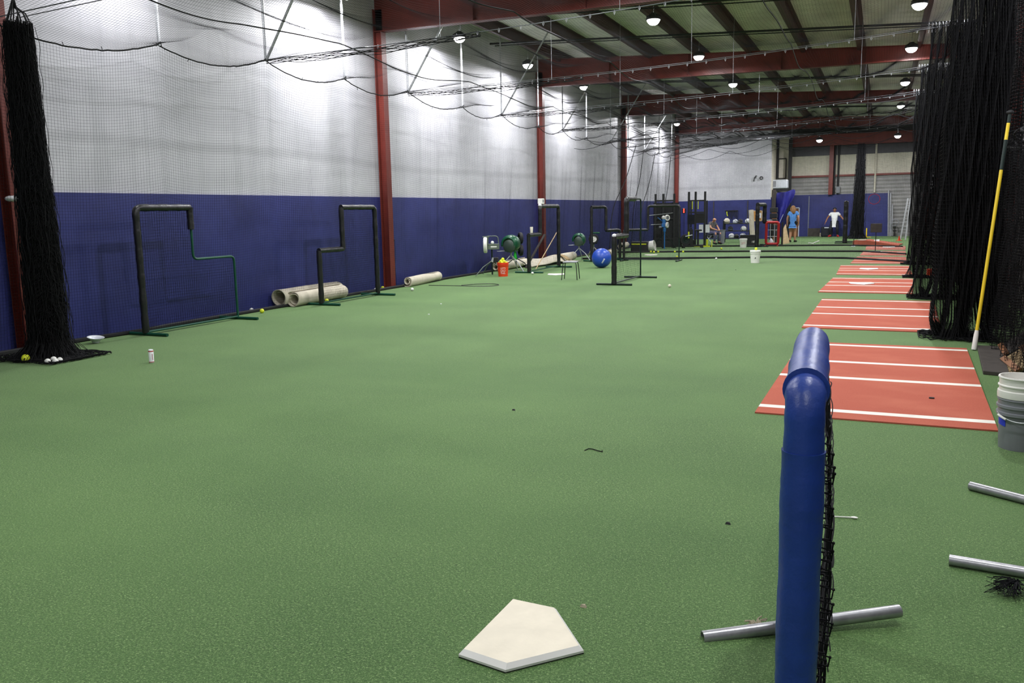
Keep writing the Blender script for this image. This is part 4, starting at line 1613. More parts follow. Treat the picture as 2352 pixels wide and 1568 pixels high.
# tape blob on the column nearest the camera
_t = sight(30, 456, 1, 7.50)
bt = thing('tape_bundle', 'shiny white tape bundle stuck out on the red column edge', 'tape', _t)
tb = MB()
tb.sphere((0, 0, 0), .07, 16, (1.0, 1.55, .62))
tb.sphere((.02, .07, .01), .05, 14, (1, 1.4, .7))
tb.build('wrap', M['tape'], bt, True)
tag(MB().tube([(-10.31, 7.62, 2.02), (-10.30, 7.64, 1.2), (-10.29, 7.66, .02)], .012, 6).build('hanging_rope', M['carpet']), 'pale rope hanging down the red column below the tape bundle', 'rope')


def outlet(label, y, z, cord=False):
    t = thing('wall_outlet', label, 'outlet', (XW + .03, y, z))
    MB().box((0, -.04, -.06), (.012, .04, .06)).build('plate', M['beige'], t, bevel=.004)
    f_ = MB()
    for dz in (-.025, .025):
        f_.box((.012, -.016, dz - .014), (.0145, .016, dz + .014))
    f_.build('sockets', M['white_plastic'], t)
    if cord:
        MB().box((.014, .01, -.035), (.05, .035, -.005)).build('plug', M['black'], t, bevel=.004)
        MB().tube([(.045, .02, -.03), (.05, .03, -.2), (.04, .01, -.6), (.05, .03, -z + .02)], .005, 6).build('cord', M['black'], t, True)
    return t


pp = sight(133, 607, 0, XW + .03)
outlet('beige wall outlet seen through the gathered net', pp.y, pp.z)
pp = sight(901, 550, 0, XW + .03)
outlet('beige wall outlet with a black cord, past the red column', pp.y, pp.z, True)
pp = sight(1219, 538, 0, XW + .03)
outlet('beige wall outlet beside the second red column', pp.y, pp.z)

cd = []
for k, (px, py) in enumerate(((985, 655), (1040, 656), (1085, 657), (1130, 657), (1150, 654), (1128, 651), (1085, 653), (1060, 655))):
    v = ground(px, py, .006)
    cd.append(v)
tag(MB().tube(dense(rounded(cd, .5, 6), .1), .009, 6).build('extension_cable', M['black']), 'black cord looped on the turf past the carpet roll', 'cord')

o = tag(MB().tube([ground(*p_, .005) for p_ in ((1343, 1034), (1352, 1030), (1362, 1031), (1374, 1035), (1384, 1037), (1383, 1034))], .0035, 6).build('string_scrap', M['net']), 'short dark string lying on the open turf', 'string')
g = ground(2140, 915, .012)
o = tag(MB().box((-.022, -.012, 0), (.022, .012, .012)).build('rubber_scrap', M['rubber'], bevel=.004, loc=g), 'dark rubber scrap on the terracotta mat', 'scrap')
a, b = ground(1900, 1185, .006), ground(1957, 1188, .006)
sp_ = thing('plastic_spoon', 'white plastic spoon on the turf past the blue post', 'spoon', (0, 0, 0))
MB().tube([a, a.lerp(b, .75), b], [.004, .004, .005], 6).build('stem', M['white_plastic'], sp_, True)
MB().sphere(b + Vector((.012, 0, .002)), .014, 12, (1.4, .8, .35)).build('bowl', M['white_plastic'], sp_, True)
q = random.Random(4)
tw = MB()
g = ground(1733, 1440, .004)
for k in range(26):
    e = g + Vector((q.uniform(-.045, .05), q.uniform(-.03, .06), q.uniform(0, .03)))
    tw.tube([g + Vector((.03, -.03, .004)), g.lerp(e, .5) + Vector((0, 0, .015)), e], .0028, 5)
tag(tw.build('twine_scrap', M['twine']), 'frayed tan twine lying behind the bare steel foot', 'twine')
q = random.Random(12)
for (px, py, lab, m) in ((1180, 942, 'tiny dark crumb on turf before the stool line', 'rubber'), (1672, 1203, 'small dark pebble on turf beside the blue post', 'rubber'), (1340, 1393, 'tan leaf scrap on turf by the cream plate', 'twine'),
                         (1013, 698, 'white paper scrap on turf past the red column', 'paper'), (985, 722, 'white thread scrap on the turf', 'paper'), (1690, 620, 'dark crumb on turf before the white lidded bucket', 'rubber')):
    g = ground(px, py, .0)
    o = MB().add([(-.014, -.008, 0), (.016, -.010, 0), (.012, .010, 0), (-.010, .012, 0), (-.010, -.004, .012), (.010, -.005, .010), (.006, .006, .012)], [(0, 1, 2, 3), (4, 5, 6), (0, 1, 5, 4), (1, 2, 6, 5), (2, 3, 4, 6), (3, 0, 4)])
    tag(o.build('floor_scrap', M[m], loc=g), lab, 'scrap')

# yellow pole with dark grips leaning on the nets
a = Vector((1.05, 10.95, .0))
b = sight(2320, 258, 0, 1.30)
b = Vector((1.30, b.y, b.z))
yp = thing('net_pole', 'long yellow pole with dark grips leaning against the nets', 'pole', (0, 0, 0))


def seg(f0, f1, r, m, nm):
    return MB().tube([a.lerp(b, f0), a.lerp(b, f1)], r, 14).build(nm, M[m], yp, True)


seg(.07, .76, .019, 'yellow_pole', 'shaft')
seg(.76, .885, .0205, 'dark_pipe', 'grip')
seg(.885, .955, .019, 'yellow_pole', 'shaft')
seg(.955, .995, .0185, 'dark_pipe', 'grip')
MB().sphere(a.lerp(b, 1.0), .035, 12, (1.2, 1, .8)).build('tip', M['rubber'], yp, True)
MB().tube([a.lerp(b, .0) + Vector((0, 0, .006)), a.lerp(b, .008), a.lerp(b, .065), a.lerp(b, .085)], [.026, .029, .026, .020], 14).build('end_cap', M['white_plastic'], yp, True)

# boards leaning behind the side net
bd = thing('floor_board', 'dark stained board lying flat beside the first mat', 'board', (0, 0, 0))
P = [ground(2258, 860), ground(2318, 866), Vector((1.34, 11.1, 0)), ground(2244, 800)]
MB().prism([(p_.x, p_.y) for p_ in P], .002, .04).build('board', M['plywood'], bd, bevel=.004)
wk = thing('slatted_panel', 'tan woven slat panel leaning behind the side net', 'panel', (1.22, 9.75, 0), R(4))
m4 = Matrix.Rotation(R(52), 4, 'Y')
for k in range(9):
    MB().box((-.012, -.36 + k * .08, 0), (.012, -.295 + k * .08, .36), m4).build('slat', M['wicker'], wk, bevel=.004)
MB().box((-.03, -.38, .05), (-.012, .36, .11), m4).build('rail', M['wood'], wk)
MB().box((-.03, -.38, .26), (-.012, .36, .32), m4).build('rail', M['wood'], wk)
wk2 = thing('slatted_panel', 'dark woven slat panel leaning farther along the side net', 'panel', (1.27, 10.75, 0), R(-2))
for k in range(9):
    MB().box((-.012, -.36 + k * .08, 0), (.012, -.295 + k * .08, .40), m4).build('slat', M['plywood'], wk2, bevel=.004)
MB().box((-.03, -.38, .05), (-.012, .36, .11), m4).build('rail', M['wood'], wk2)
g = ground(2138, 672)
fl = thing('marker_pole', 'white pole with orange flag beyond the gathered nets', 'marker', g)
MB().tube([(0.02, 0, .01), (-.03, 0, .34)], .010, 8).build('pole', M['white_plastic'], fl)
MB().box((-.09, -.05, .34), (.10, .05, .46)).build('flag', M['orange'], fl, bevel=.01)


# ================================================================== PEOPLE
def skinned(name, nodes, edges, m, parent, root=0, sub=2):
    me = bpy.data.meshes.new(name)
    keys = list(nodes)
    bm = bmesh.new()
    sk = bm.verts.layers.skin.verify()
    vs = {}
    for k in keys:
        (p_, r_) = nodes[k]
        v = bm.verts.new(p_)
        v[sk].radius = (r_, r_) if not hasattr(r_, '__len__') else r_
        v[sk].use_root = (k == keys[root])
        vs[k] = v
    for a_, b_ in edges:
        bm.edges.new((vs[a_], vs[b_]))
    bm.to_mesh(me)
    bm.free()
    me.materials.append(m)
    o = bpy.data.objects.new(name, me)
    C.objects.link(o)
    o.parent = parent
    s_ = o.modifiers.new('skin', 'SKIN')
    s_.use_smooth_shade = True
    k = o.modifiers.new('sub', 'SUBSURF')
    k.levels = k.render_levels = sub
    return o


def hand_chain(nodes, edges, wrist, tag_, d, side, palm=.085, curl=.5):
    """A palm with four unequal fingers and a side thumb; d points along the hand, side across it."""
    d, side = Vector(d).normalized(), Vector(side).normalized()
    nrm = d.cross(side).normalized()
    w = Vector(nodes[wrist][0])
    pm = w + d * palm * .55
    nodes[tag_ + 'palm'] = (pm, (.034, .020))
    edges.append((wrist, tag_ + 'palm'))
    for i, (off, ln) in enumerate(((-.030, .062), (-.010, .072), (.010, .068), (.029, .054))):
        b0 = pm + d * palm * .45 + side * off
        b1 = b0 + d * ln * .55 + nrm * ln * .25 * curl
        b2 = b1 + d * ln * .35 + nrm * ln * .45 * curl
        for j, (pp_, rr) in enumerate(((b0, .0095), (b1, .0085), (b2, .007))):
            nodes['%sf%d%d' % (tag_, i, j)] = (pp_, rr)
        edges += [(tag_ + 'palm', '%sf%d0' % (tag_, i)), ('%sf%d0' % (tag_, i), '%sf%d1' % (tag_, i)), ('%sf%d1' % (tag_, i), '%sf%d2' % (tag_, i))]
    t0 = w + d * palm * .30 + side * -.038 + nrm * .01
    t1 = t0 + (d * .7 - side * .5 + nrm * .3).normalized() * .045
    nodes[tag_ + 't0'] = (t0, .011)
    nodes[tag_ + 't1'] = (t1, .008)
    edges += [(wrist, tag_ + 't0'), (tag_ + 't0', tag_ + 't1')]


def person(label, loc, rz, J, skin, shirt, legs, hair, hair_fn, sleeve=.55, shorts=None, shoe='black', sc=1.0, headdir=(0, -1, 0), group=None):
    """J: joint positions; the figure faces its local -Y."""
    t = thing('person', label, 'person', loc, rz, group)
    t.scale = (sc, sc, sc)
    V_ = {k: Vector(v) for k, v in J.items()}
    n = {}
    e = []
    n['pelvis'] = (V_['pelvis'], .115)
    n['belly'] = (V_['pelvis'].lerp(V_['chest'], .5), .108)
    n['chest'] = (V_['chest'], .125)
    n['neckbase'] = (V_['neck'], .058)
    hd = Vector(headdir).normalized()
    n['neck2'] = (V_['neck'].lerp(V_['head'], .42), .050)
    n['jaw'] = (V_['neck'].lerp(V_['head'], .72) + hd * .028, .062)
    n['skull'] = (V_['head'], .086)
    n['crown'] = (V_['head'] + (V_['head'] - V_['neck']).normalized() * .055, .070)
    e += [('pelvis', 'belly'), ('belly', 'chest'), ('chest', 'neckbase'), ('neckbase', 'neck2'), ('neck2', 'jaw'), ('jaw', 'skull'), ('skull', 'crown')]
    for s_ in 'LR':
        n['sh' + s_] = (V_['sh' + s_], .060)
        n['el' + s_] = (V_['el' + s_], .043)
        n['fa' + s_] = (V_['el' + s_].lerp(V_['wr' + s_], .35), .040)
        n['wr' + s_] = (V_['wr' + s_], .028)
        e += [('chest', 'sh' + s_), ('sh' + s_, 'el' + s_), ('el' + s_, 'fa' + s_), ('fa' + s_, 'wr' + s_)]
        d = (V_['wr' + s_] - V_['el' + s_]).normalized() + Vector(J.get('hd' + s_, (0, 0, 0)))
        sd = Vector((0, -1, 0)) if abs(d.normalized().y) < .8 else Vector((-1 if s_ == 'L' else 1, 0, 0))
        hand_chain(n, e, 'wr' + s_, 'h' + s_, d, -sd if False else sd * -1)
        n['hp' + s_] = (V_['hp' + s_], .098)
        n['kn' + s_] = (V_['kn' + s_], .064)
        n['cf' + s_] = (V_['kn' + s_].lerp(V_['an' + s_], .3), .062)
        n['an' + s_] = (V_['an' + s_], .040)
        n['to' + s_] = (V_['to' + s_], .034)
        e += [('pelvis', 'hp' + s_), ('hp' + s_, 'kn' + s_), ('kn' + s_, 'cf' + s_), ('cf' + s_, 'an' + s_), ('an' + s_, 'to' + s_)]
    body = skinned('body', n, e, M[skin], t)
    # clothing follows the same joints, a little larger
    g = .022
    c = {'p': (V_['pelvis'] - Vector((0, 0, .10)), .165), 'b': (V_['pelvis'].lerp(V_['chest'], .5), .150), 'c': (V_['chest'], .155), 'nb': (V_['neck'] - Vector((0, 0, .015)), .075)}
    c['p2'] = (V_['pelvis'] - Vector((0, 0, .18)) if shorts else V_['pelvis'] - Vector((0, 0, .12)), .165 if shorts else .15)
    ce = [('p2', 'p'), ('p', 'b'), ('b', 'c'), ('c', 'nb')]
    for s_ in 'LR':
        c['s' + s_] = (V_['sh' + s_], .078)
        c['e' + s_] = (V_['sh' + s_].lerp(V_['el' + s_], sleeve), .070)
        ce += [('c', 's' + s_), ('s' + s_, 'e' + s_)]
    skinned('shirt', c, ce, M[shirt], t)
    l_ = {'p': (V_['pelvis'] + Vector((0, 0, .01)), .122)}
    le = []
    f_ = shorts if shorts else 1.0
    for s_ in 'LR':
        l_['h' + s_] = (V_['hp' + s_], .112)
        if shorts:
            l_['k' + s_] = (V_['hp' + s_].lerp(V_['kn' + s_], shorts), .092)
            le += [('p', 'h' + s_), ('h' + s_, 'k' + s_)]
        else:
            l_['k' + s_] = (V_['kn' + s_], .080)
            l_['a' + s_] = (V_['an' + s_] + Vector((0, 0, .03)), .060)
            le += [('p', 'h' + s_), ('h' + s_, 'k' + s_), ('k' + s_, 'a' + s_)]
    skinned('shorts' if shorts else 'trousers', l_, le, M[legs], t)
    for s_ in 'LR':
        a_, b_ = V_['an' + s_], V_['to' + s_]
        dd = (b_ - a_)
        dd.z = 0
        dd.normalize()
        P_ = [a_ - dd * .055 + Vector((0, 0, -.035)), a_ + Vector((0, 0, -.025)), b_ + Vector((0, 0, -.004)), b_ + dd * .05]
        MB().tube([(p_.x, p_.y, max(p_.z, .04)) for p_ in P_], [.042, .050, .044, .030], 12).build('shoe', M[shoe], t, True)
    # face
    up = (V_['head'] - V_['neck']).normalized()
    rt = hd.cross(up).normalized()
    ce_ = V_['head']
    ey = MB()
    for k in (-1, 1):
        ey.sphere(ce_ + hd * .082 + rt * k * .031 + up * .004, .0065, 8)
    ey.build('eyes', M['eye'], t, True)
    MB().tube([ce_ + hd * .084 + up * .004, ce_ + hd * .108 - up * .034, ce_ + hd * .084 - up * .042], [.008, .015, .010], 8).build('nose', M[skin], t, True)
    MB().sphere(ce_ + hd * .080 - up * .066, .016, 10, (1.3, .5, .4)).build('mouth', M['lip'], t, True)
    er = MB()
    for k in (-1, 1):
        er.sphere(ce_ + rt * k * .088 - up * .01, .026, 10, (.45, .7, 1.1))
    er.build('ears', M[skin], t, True)
    hair_fn(t, ce_, hd, up, rt, hair)
    return t


def hair_long(t, c, hd, up, rt, m):
    b = MB()
    b.sphere(c - hd * .038 + up * .042, .096, 18, (1.0, 1.0, 1.0))
    P = [c - hd * .06 + up * .06, c - hd * .10 - up * .04, c - hd * .10 - up * .15, c - hd * .085 - up * .24]
    b.tube(P, [.06, .084, .088, .055], 14)
    for k in (-1, 1):
        b.tube([c + rt * k * .07 + up * .05, c + rt * k * .095 - up * .04, c + rt * k * .085 - hd * .03 - up * .17], [.04, .042, .022], 10)
    b.build('hair', M[m], t, True)


def hair_short(t, c, hd, up, rt, m):
    MB().sphere(c - hd * .040 + up * .045, .092, 18, (1, 1, .95)).build('hair', M[m], t, True)


def hair_none(t, c, hd, up, rt, m):
    b = MB()
    b.sphere(c - hd * .040 - up * .035, .082, 16, (1.0, .8, .5))
    b.build('hair', M[m], t, True)


def hair_bun(t, c, hd, up, rt, m):
    b = MB()
    b.sphere(c - hd * .040 + up * .045, .092, 18, (1, 1, .95))
    b.sphere(c - hd * .10 + up * .07, .045, 12)
    b.build('hair', M[m], t, True)


# walking away in a sky blue shirt
g = ground(1820, 556)
J = dict(pelvis=(0, 0, .92), chest=(0, .0, 1.24), neck=(0, .0, 1.42), head=(.02, -.02, 1.555),
         shL=(.17, 0, 1.36), elL=(.26, -.02, 1.10), wrL=(.27, -.05, .86), shR=(-.17, 0, 1.36), elR=(-.26, .04, 1.10), wrR=(-.25, -.02, .88),
         hpL=(.10, 0, .88), knL=(.105, -.05, .49), anL=(.10, .06, .09), toL=(.11, -.10, .045), hpR=(-.10, 0, .88), knR=(-.10, -.03, .48), anR=(-.10, -.04, .08), toR=(-.12, -.20, .045))
person('person with long brown hair in sky blue shirt, walking to the door', (g.x, g.y, 0), R(172), J, 'skin', 'sky_shirt', 'dark_cloth', 'hair', hair_long, shorts=.45, sc=1.03, headdir=(.35, -1, 0))
# standing in a white shirt, arms out, legs apart, slightly crouched
g = ground(1916, 546)
g.y, g.x = 49.3, sight(1916, 520, 1, 49.3).x
J = dict(pelvis=(0, .02, .78), chest=(0, -.02, 1.10), neck=(0, -.03, 1.28), head=(0, -.06, 1.41),
         shL=(.18, -.02, 1.22), elL=(.36, -.05, 1.02), wrL=(.50, -.12, .84), shR=(-.18, -.02, 1.22), elR=(-.34, -.05, 1.0), wrR=(-.42, -.12, .78),
         hpL=(.11, .02, .75), knL=(.17, -.14, .43), anL=(.18, .0, .09), toL=(.23, -.14, .045), hpR=(-.11, .02, .75), knR=(-.17, -.14, .43), anR=(-.18, .0, .09), toR=(-.23, -.14, .045))
person('person in white shirt and black trousers, standing with arms held out', (g.x, g.y, 0), R(-4), J, 'skin2', 'white_shirt', 'dark_cloth', 'dark_hair', hair_bun, shoe='redpad', sc=1.04)
# seated in a grey shirt, on a folding chair
g = ground(1634, 561)
sx, sy = g.x, g.y + .15
J = dict(pelvis=(0, .08, .54), chest=(0, .02, .88), neck=(0, -.06, 1.05), head=(0, -.15, 1.16),
         shL=(.18, .0, .98), elL=(.22, -.16, .76), wrL=(.10, -.36, .68), shR=(-.18, .0, .98), elR=(-.22, -.16, .76), wrR=(-.08, -.36, .68),
         hpL=(.10, .04, .53), knL=(.14, -.38, .54), anL=(.13, -.34, .10), toL=(.13, -.48, .045), hpR=(-.10, .04, .53), knR=(-.14, -.38, .54), anR=(-.13, -.30, .10), toR=(-.14, -.44, .045))
person('bald person in grey shirt sitting on a folding chair, looking down', (sx, sy, 0), R(52), J, 'skin', 'grey_shirt', 'jeans', 'dark_hair', hair_none, sc=1.0, headdir=(0, -1, -.55))
ch = thing('folding_chair', 'pale metal folding chair under the seated person', 'chair', (sx, sy, 0), R(52))
MB().box((-.20, -.20, .405), (.20, .20, .425)).build('seat', M['grey_plastic'], ch, bevel=.01)
MB().box((-.19, .25, .68), (.19, .27, .86)).build('backrest', M['black'], ch, bevel=.01)
for s_ in (-.21, .21):
    MB().tube([(s_, .30, .86), (s_, .20, .45), (s_, -.28, .01)], .012, 8).build('leg', M['label'], ch, True)
    MB().tube([(s_, -.18, .41), (s_, .30, .01)], .012, 8).build('leg', M['label'], ch, True)

# ================================================================== TRAINING CORNER
def rack(label, px, py, wd, H, cross, bands=False, depth=.9, rz=0.0):
    g = ground(px, py)
    t = thing('power_rack', label, 'rack', (g.x, g.y, 0), rz)
    for x_ in wd:
        MB().box((x_ - .045, -.04, 0), (x_ + .045, .04, H)).build('upright', M['black'], t)
    for z_ in cross:
        MB().box((wd[0], -.03, z_ - .03), (wd[-1], .03, z_ + .03)).build('crossbar', M['black'], t)
    for x_ in (wd[0], wd[-1]):
        MB().box((x_ - .03, .0, 0), (x_ + .03, depth, .06)).build('base_rail', M['black'], t)
        MB().box((x_ - .03, depth - .05, 0), (x_ + .03, depth, H * .84)).build('upright', M['black'], t)
    return t


r1 = rack('black power rack behind the blue pitching machine', 1505, 570, (0, .33, .80), 2.34, (2.05, 1.28, .40), rz=R(18))
MB().box((.05, .06, .05), (1.0, .10, 1.95)).build('dark_panel', M['rubber'], r1)
MB().box((.02, .03, .05), (1.15, .34, .46)).build('weight_box', M['black'], r1)
MB().tube([(-.3, -.06, 1.42), (.75, -.06, 1.52)], .014, 8).build('barbell', M['galv'], r1)
MB().tube([(-.2, -.06, 1.02), (.5, -.06, 1.05)], .014, 8).build('barbell', M['galv'], r1)
r2 = rack('black power rack with yellow straps beside the red digits', 1581, 567, (0, .29, .70), 2.42, (2.03, 1.52), rz=R(5))
for x_ in (.16, .41):
    MB().box((x_ - .018, -.07, 1.66), (x_ + .018, -.05, 2.0)).build('strap', M['lime'], r2)
MB().box((.30, -.05, 1.05), (.68, -.02, 1.48)).build('dark_panel', M['rubber'], r2)
MB().box((-.05, -.055, 1.0), (.26, -.03, 1.42)).build('dark_panel', M['dark_cloth'], r2)
for x_ in (.46, .74):
    MB().box((x_, -.06, .63), (x_ + .18, -.055, .98)).build('instruction_sheet', M['paper'], r2)
rg = random.Random(31)
ex = thing('exercise_bike', 'black exercise bike with yellow trim beside the padded screen', 'exercise machine', ground(1590, 569), R(20))
MB().box((-.45, -.06, .06), (.45, .06, .12)).build('rail', M['black'], ex)
wheel(ex, (-.28, 0, .34), .25, .10, (0, 1, 0), 'rubber', 'dark_pipe')
MB().box((-.12, -.06, .10), (.02, .06, .80)).build('mast', M['black'], ex, bevel=.01)
MB().box((.20, -.05, .10), (.28, .05, .72)).build('seat_post', M['black'], ex, bevel=.01)
MB().box((.10, -.11, .72), (.40, .11, .79)).build('seat', M['rubber'], ex, bevel=.03)
MB().tube([(-.05, -.22, .86), (-.05, .22, .86)], .018, 8).build('handlebar', M['rubber'], ex)
MB().box((-.2, -.08, .42), (-.14, -.06, .70)).build('yellow_trim', M['lime'], ex)
MB().tube([(-.32, -.14, .50), (-.02, -.14, .56)], .018, 8).build('crank', M['label'], ex)
for dx in (-.42, .36):
    MB().box((dx, -.24, 0), (dx + .08, .24, .07)).build('foot', M['black'], ex)
for k, (px, py, w_) in enumerate(((1583, 567, .16), (1589, 567, .10))):
    g = ground(px, py - 2)
    tag(MB().lathe([(.03, 0), (.15, 0), (.15, .05), (.03, .05)], 20, Matrix.Translation(g + Vector((0, 0, .15))) @ Matrix.Rotation(R(80 + 8 * k), 4, 'X')).build('weight_plate', M['rubber'], None, True),
        ['black weight plate leaning by the exercise bike wheel', 'black weight plate leaning by the yellow trimmed bar'][k], 'weight plate', 'weight plates')
g = ground(1607, 567)
yb = thing('push_sled', 'low black push sled with yellow bars at the rack foot', 'sled', g, R(8))
MB().box((-.25, -.05, 0), (.45, .05, .06)).build('runner', M['lime'], yb)
MB().box((-.25, .55, 0), (.45, .65, .06)).build('runner', M['black'], yb)
MB().box((.28, -.04, .05), (.36, .04, .34)).build('post', M['lime'], yb)
MB().box((-.2, .0, .06), (.3, .6, .10)).build('deck', M['black'], yb)
MB().box((.5, -.04, 0), (.54, .04, .28)).build('post', M['lime'], yb)

p = sight(1571, 484, 1, 39.4)
dg_ = thing('digital_clock', 'small black clock with glowing red digits on the padded screen side', 'clock', (p.x, 39.4, p.z))
MB().box((-.09, -.02, -.12), (.09, .03, .12)).build('case', M['black'], dg_, bevel=.01)
d_ = MB()
vs, fs = text_mesh('8', .13, .001, .002)
d_.add([(v.x, -.024 + v.z, v.y + .045) for v in vs], fs)
d_.add([(v.x, -.024 + v.z, v.y - .050) for v in vs], fs)
d_.build('digits', M['red_led'], dg_)
MB().box((-.012, .03, -2.3 + .4), (.012, .05, .02)).build('bracket', M['black'], dg_)

g = ground(1654, 560)
bk = thing('trash_can', 'grey dustbin standing by the seated person', 'bin', (g.x, g.y + .2, 0))
MB().lathe([(.001, 0), (.16, 0), (.19, .62), (.205, .63), (.205, .66), (.18, .66), (.15, .02), (.001, .02)], 24).build('pail', M['grey_plastic'], bk, True)

# medicine ball rack
g = ground(1661, 557)
mr = thing('ball_rack', 'black medicine ball rack against the blue wall', 'rack', (g.x, g.y + .25, 0), 0)
for x_ in (0, 1.25):
    MB().box((x_ - .03, -.25, 0), (x_ + .03, -.19, 1.06)).build('upright', M['black'], mr)
    MB().box((x_ - .03, .15, 0), (x_ + .03, .21, 1.06)).build('upright', M['black'], mr)
    MB().box((x_ - .03, -.25, 0), (x_ + .03, .21, .05)).build('foot', M['black'], mr)
for z_ in (.20, .56, .92):
    for y_ in (-.16, .12):
        MB().tube([(0, y_, z_), (1.25, y_, z_)], .02, 8).build('rail', M['black'], mr)
names = [('cream and black medicine ball, top rail at the dustbin end', 'plate', .12, .93, .15), ('pale medicine ball in the middle of the top rail', 'label', .53, .93, .12), ('dark medicine ball beside the pale one, top rail', 'rubber', .77, .93, .12),
         ('white and black medicine ball, top rail beside the standing roll', 'paper', 1.12, .93, .13), ('black and white medicine ball on the middle rail', 'white', .93, .57, .135),
         ('pale grey medicine ball on the bottom rail, dustbin side', 'paper', .36, .21, .14), ('dark medicine ball between the pale balls, bottom rail', 'rubber', .60, .21, .12), ('pale grey medicine ball on the bottom rail, box side', 'label', .90, .21, .145),
         ('black medicine ball on the middle rail, dustbin side', 'rubber', .30, .57, .13)]
for lab, m, x_, z_, r_ in names:
    t = thing('medicine_ball', lab, 'medicine ball', (g.x + x_, g.y + .23, z_ + r_ * .72), rg.uniform(0, 6), 'medicine balls on the rack')
    MB().sphere((0, 0, 0), r_, 20).build('shell', M[m], t, True)
    MB().lathe([(r_ * 1.004, -.012), (r_ * 1.004, .012)], 24, Matrix.Rotation(rg.uniform(.2, 1.3), 4, 'X')).build('band', M['rubber'] if m != 'rubber' else M['grey_plastic'], t, True)
p = sight(1680, 490, 1, 46.7)
hk = thing('resistance_bands', 'dark bands and a yellow strap hanging from wall hooks', 'bands', (p.x, 46.74, p.z))
MB().box((-.34, -.03, .12), (.34, .02, .17)).build('hook_rail', M['black'], hk)
for k in range(6):
    x_ = -.16 + k * .09
    ln = .22 + .10 * (k % 3)
    MB().tube([(x_, -.04, .13), (x_ - .03, -.05, .13 - ln), (x_ + .01, -.05, .10 - ln), (x_ + .03, -.05, .13 - ln), (x_ + .01, -.04, .13)], .010, 6).build('band', M['rubber'], hk)
MB().tube([(-.25, -.04, .10), (-.23, -.05, -.05), (-.20, -.05, -.14)], .022, 8).build('yellow_strap', M['lime'], hk)
g = ground(1713, 563)
rl = thing('standing_carpet_roll', 'tall pale carpet roll leaning upright behind the black box', 'carpet roll', (g.x, g.y + 2.0, 0))
MB().tube([(0.05, 0, .01), (-.02, 0, .75), (-.10, .12, 1.56)], [.115, .12, .115], 20).build('roll', M['carpet'], rl, True)
g = ground(1699, 563)
bx_ = thing('plyo_box', 'long low black box with pale numerals', 'box', (g.x, g.y, 0), R(3))
MB().box((0, 0, 0), (.78, .5, .42)).build('body', M['black'], bx_, bevel=.01)
MB().box((-.01, -.01, .42), (.79, .51, .455)).build('top', M['rubber'], bx_, bevel=.01)
vs, fs = text_mesh('18"', .13, .001, .002)
MB().add([(v.x + .60, -.004 + v.z, v.y + .15) for v in vs], fs).build('numerals', M['white_plastic'], bx_)

# cork board
p0, p1 = sight(1721, 507, 1, 46.72), sight(1750, 484, 1, 46.72)
cb = thing('cork_board', 'framed cork board with pinned sheets on the blue wall', 'notice board', ((p0.x + p1.x) / 2, 46.75, (p0.z + p1.z) / 2))
hw, hh = (p1.x - p0.x) / 2, (p1.z - p0.z) / 2
MB().box((-hw, -.015, -hh), (hw, .015, hh)).build('cork', M['cork'], cb)
fr = MB()
for a_, b_ in (((-hw, -hh), (hw, -hh)), ((hw, -hh), (hw, hh)), ((hw, hh), (-hw, hh)), ((-hw, hh), (-hw, -hh))):
    fr.bar((a_[0], -.01, a_[1]), (b_[0], -.01, b_[1]), .03, .05)
fr.build('frame', M['pale_wood'], cb)
for x_, w_ in ((-hw * .62, .12), (hw * .60, .12)):
    MB().box((x_ - w_ / 2 - .03, -.022, -.12), (x_ + w_ / 2 + .03, -.017, .16)).build('sheet', M['paper'], cb)

# red strike frame
a_, b_ = ground(1759, 565), ground(1787, 565)
a_.y = b_.y = (a_.y + b_.y) / 2
W_ = b_.x - a_.x
sf = thing('strike_frame', 'red padded square frame strung with white ropes', 'strike frame', (a_.x, a_.y, 0))
MB().tube(rounded([(0, 0, .10), (0, 0, 1.03), (W_, 0, 1.03), (W_, 0, .10)], .1, 6, True), .055, 12, closed=True).build('padded_frame', M['redpad'], sf, True)
for k in (.34, .68):
    MB().tube([(W_ * k, 0, .12), (W_ * k, 0, 1.0)], .012, 6).build('rope', M['label'], sf)
for z_ in (.42, .70):
    MB().tube([(.03, 0, z_), (W_ - .03, 0, z_)], .012, 6).build('rope', M['label'], sf)
for x_ in (0, W_):
    MB().tube([(x_, -.3, .03), (x_, .3, .03)], .028, 8).build('foot', M['redpad'], sf)
g = ground(1768, 562)
tag(MB().lathe([(.001, 0), (.09, 0), (.10, .2), (.06, .26), (.03, .30), (.03, .33)], 16).build('water_jug', M['frost'], None, True, loc=(a_.x + .15, a_.y + .55, 0)), 'pale water jug standing behind the strike frame ropes', 'jug')

# side of the training corner: stack, boards
p = ground(1770, 562)
sk_ = thing('stacked_bench', 'dark stacked benches standing at the wall corner', 'bench', (sight(1767, 520, 1, a_.y + 3.2).x, a_.y + 3.2, 0))
for k in range(5):
    MB().box((0, 0, .35 + k * .27), (.33, .4, .58 + k * .27)).build('bench_pad', M['dark_cloth'] if k % 2 else M['rubber'], sk_, bevel=.03)
MB().box((.02, .05, 0), (.08, .35, .36)).build('leg', M['black'], sk_)
MB().box((.26, .05, 0), (.32, .35, .36)).build('leg', M['black'], sk_)
lw = thing('leaning_board', 'brown board leaning beside the torn blue tarp', 'board', (sight(1781, 520, 1, 44.0).x, 44.0, 0))
MB().box((-.10, -.02, 0), (.14, .02, 1.55), Matrix.Rotation(R(-5), 4, 'Y') @ Matrix.Rotation(R(-9), 4, 'X')).build('board', M['wood'], lw)
g = ground(1803, 562)
lw2 = thing('leaning_board', 'pale triangular board leaning behind the strike frame', 'board', (g.x, g.y + .4, 0))
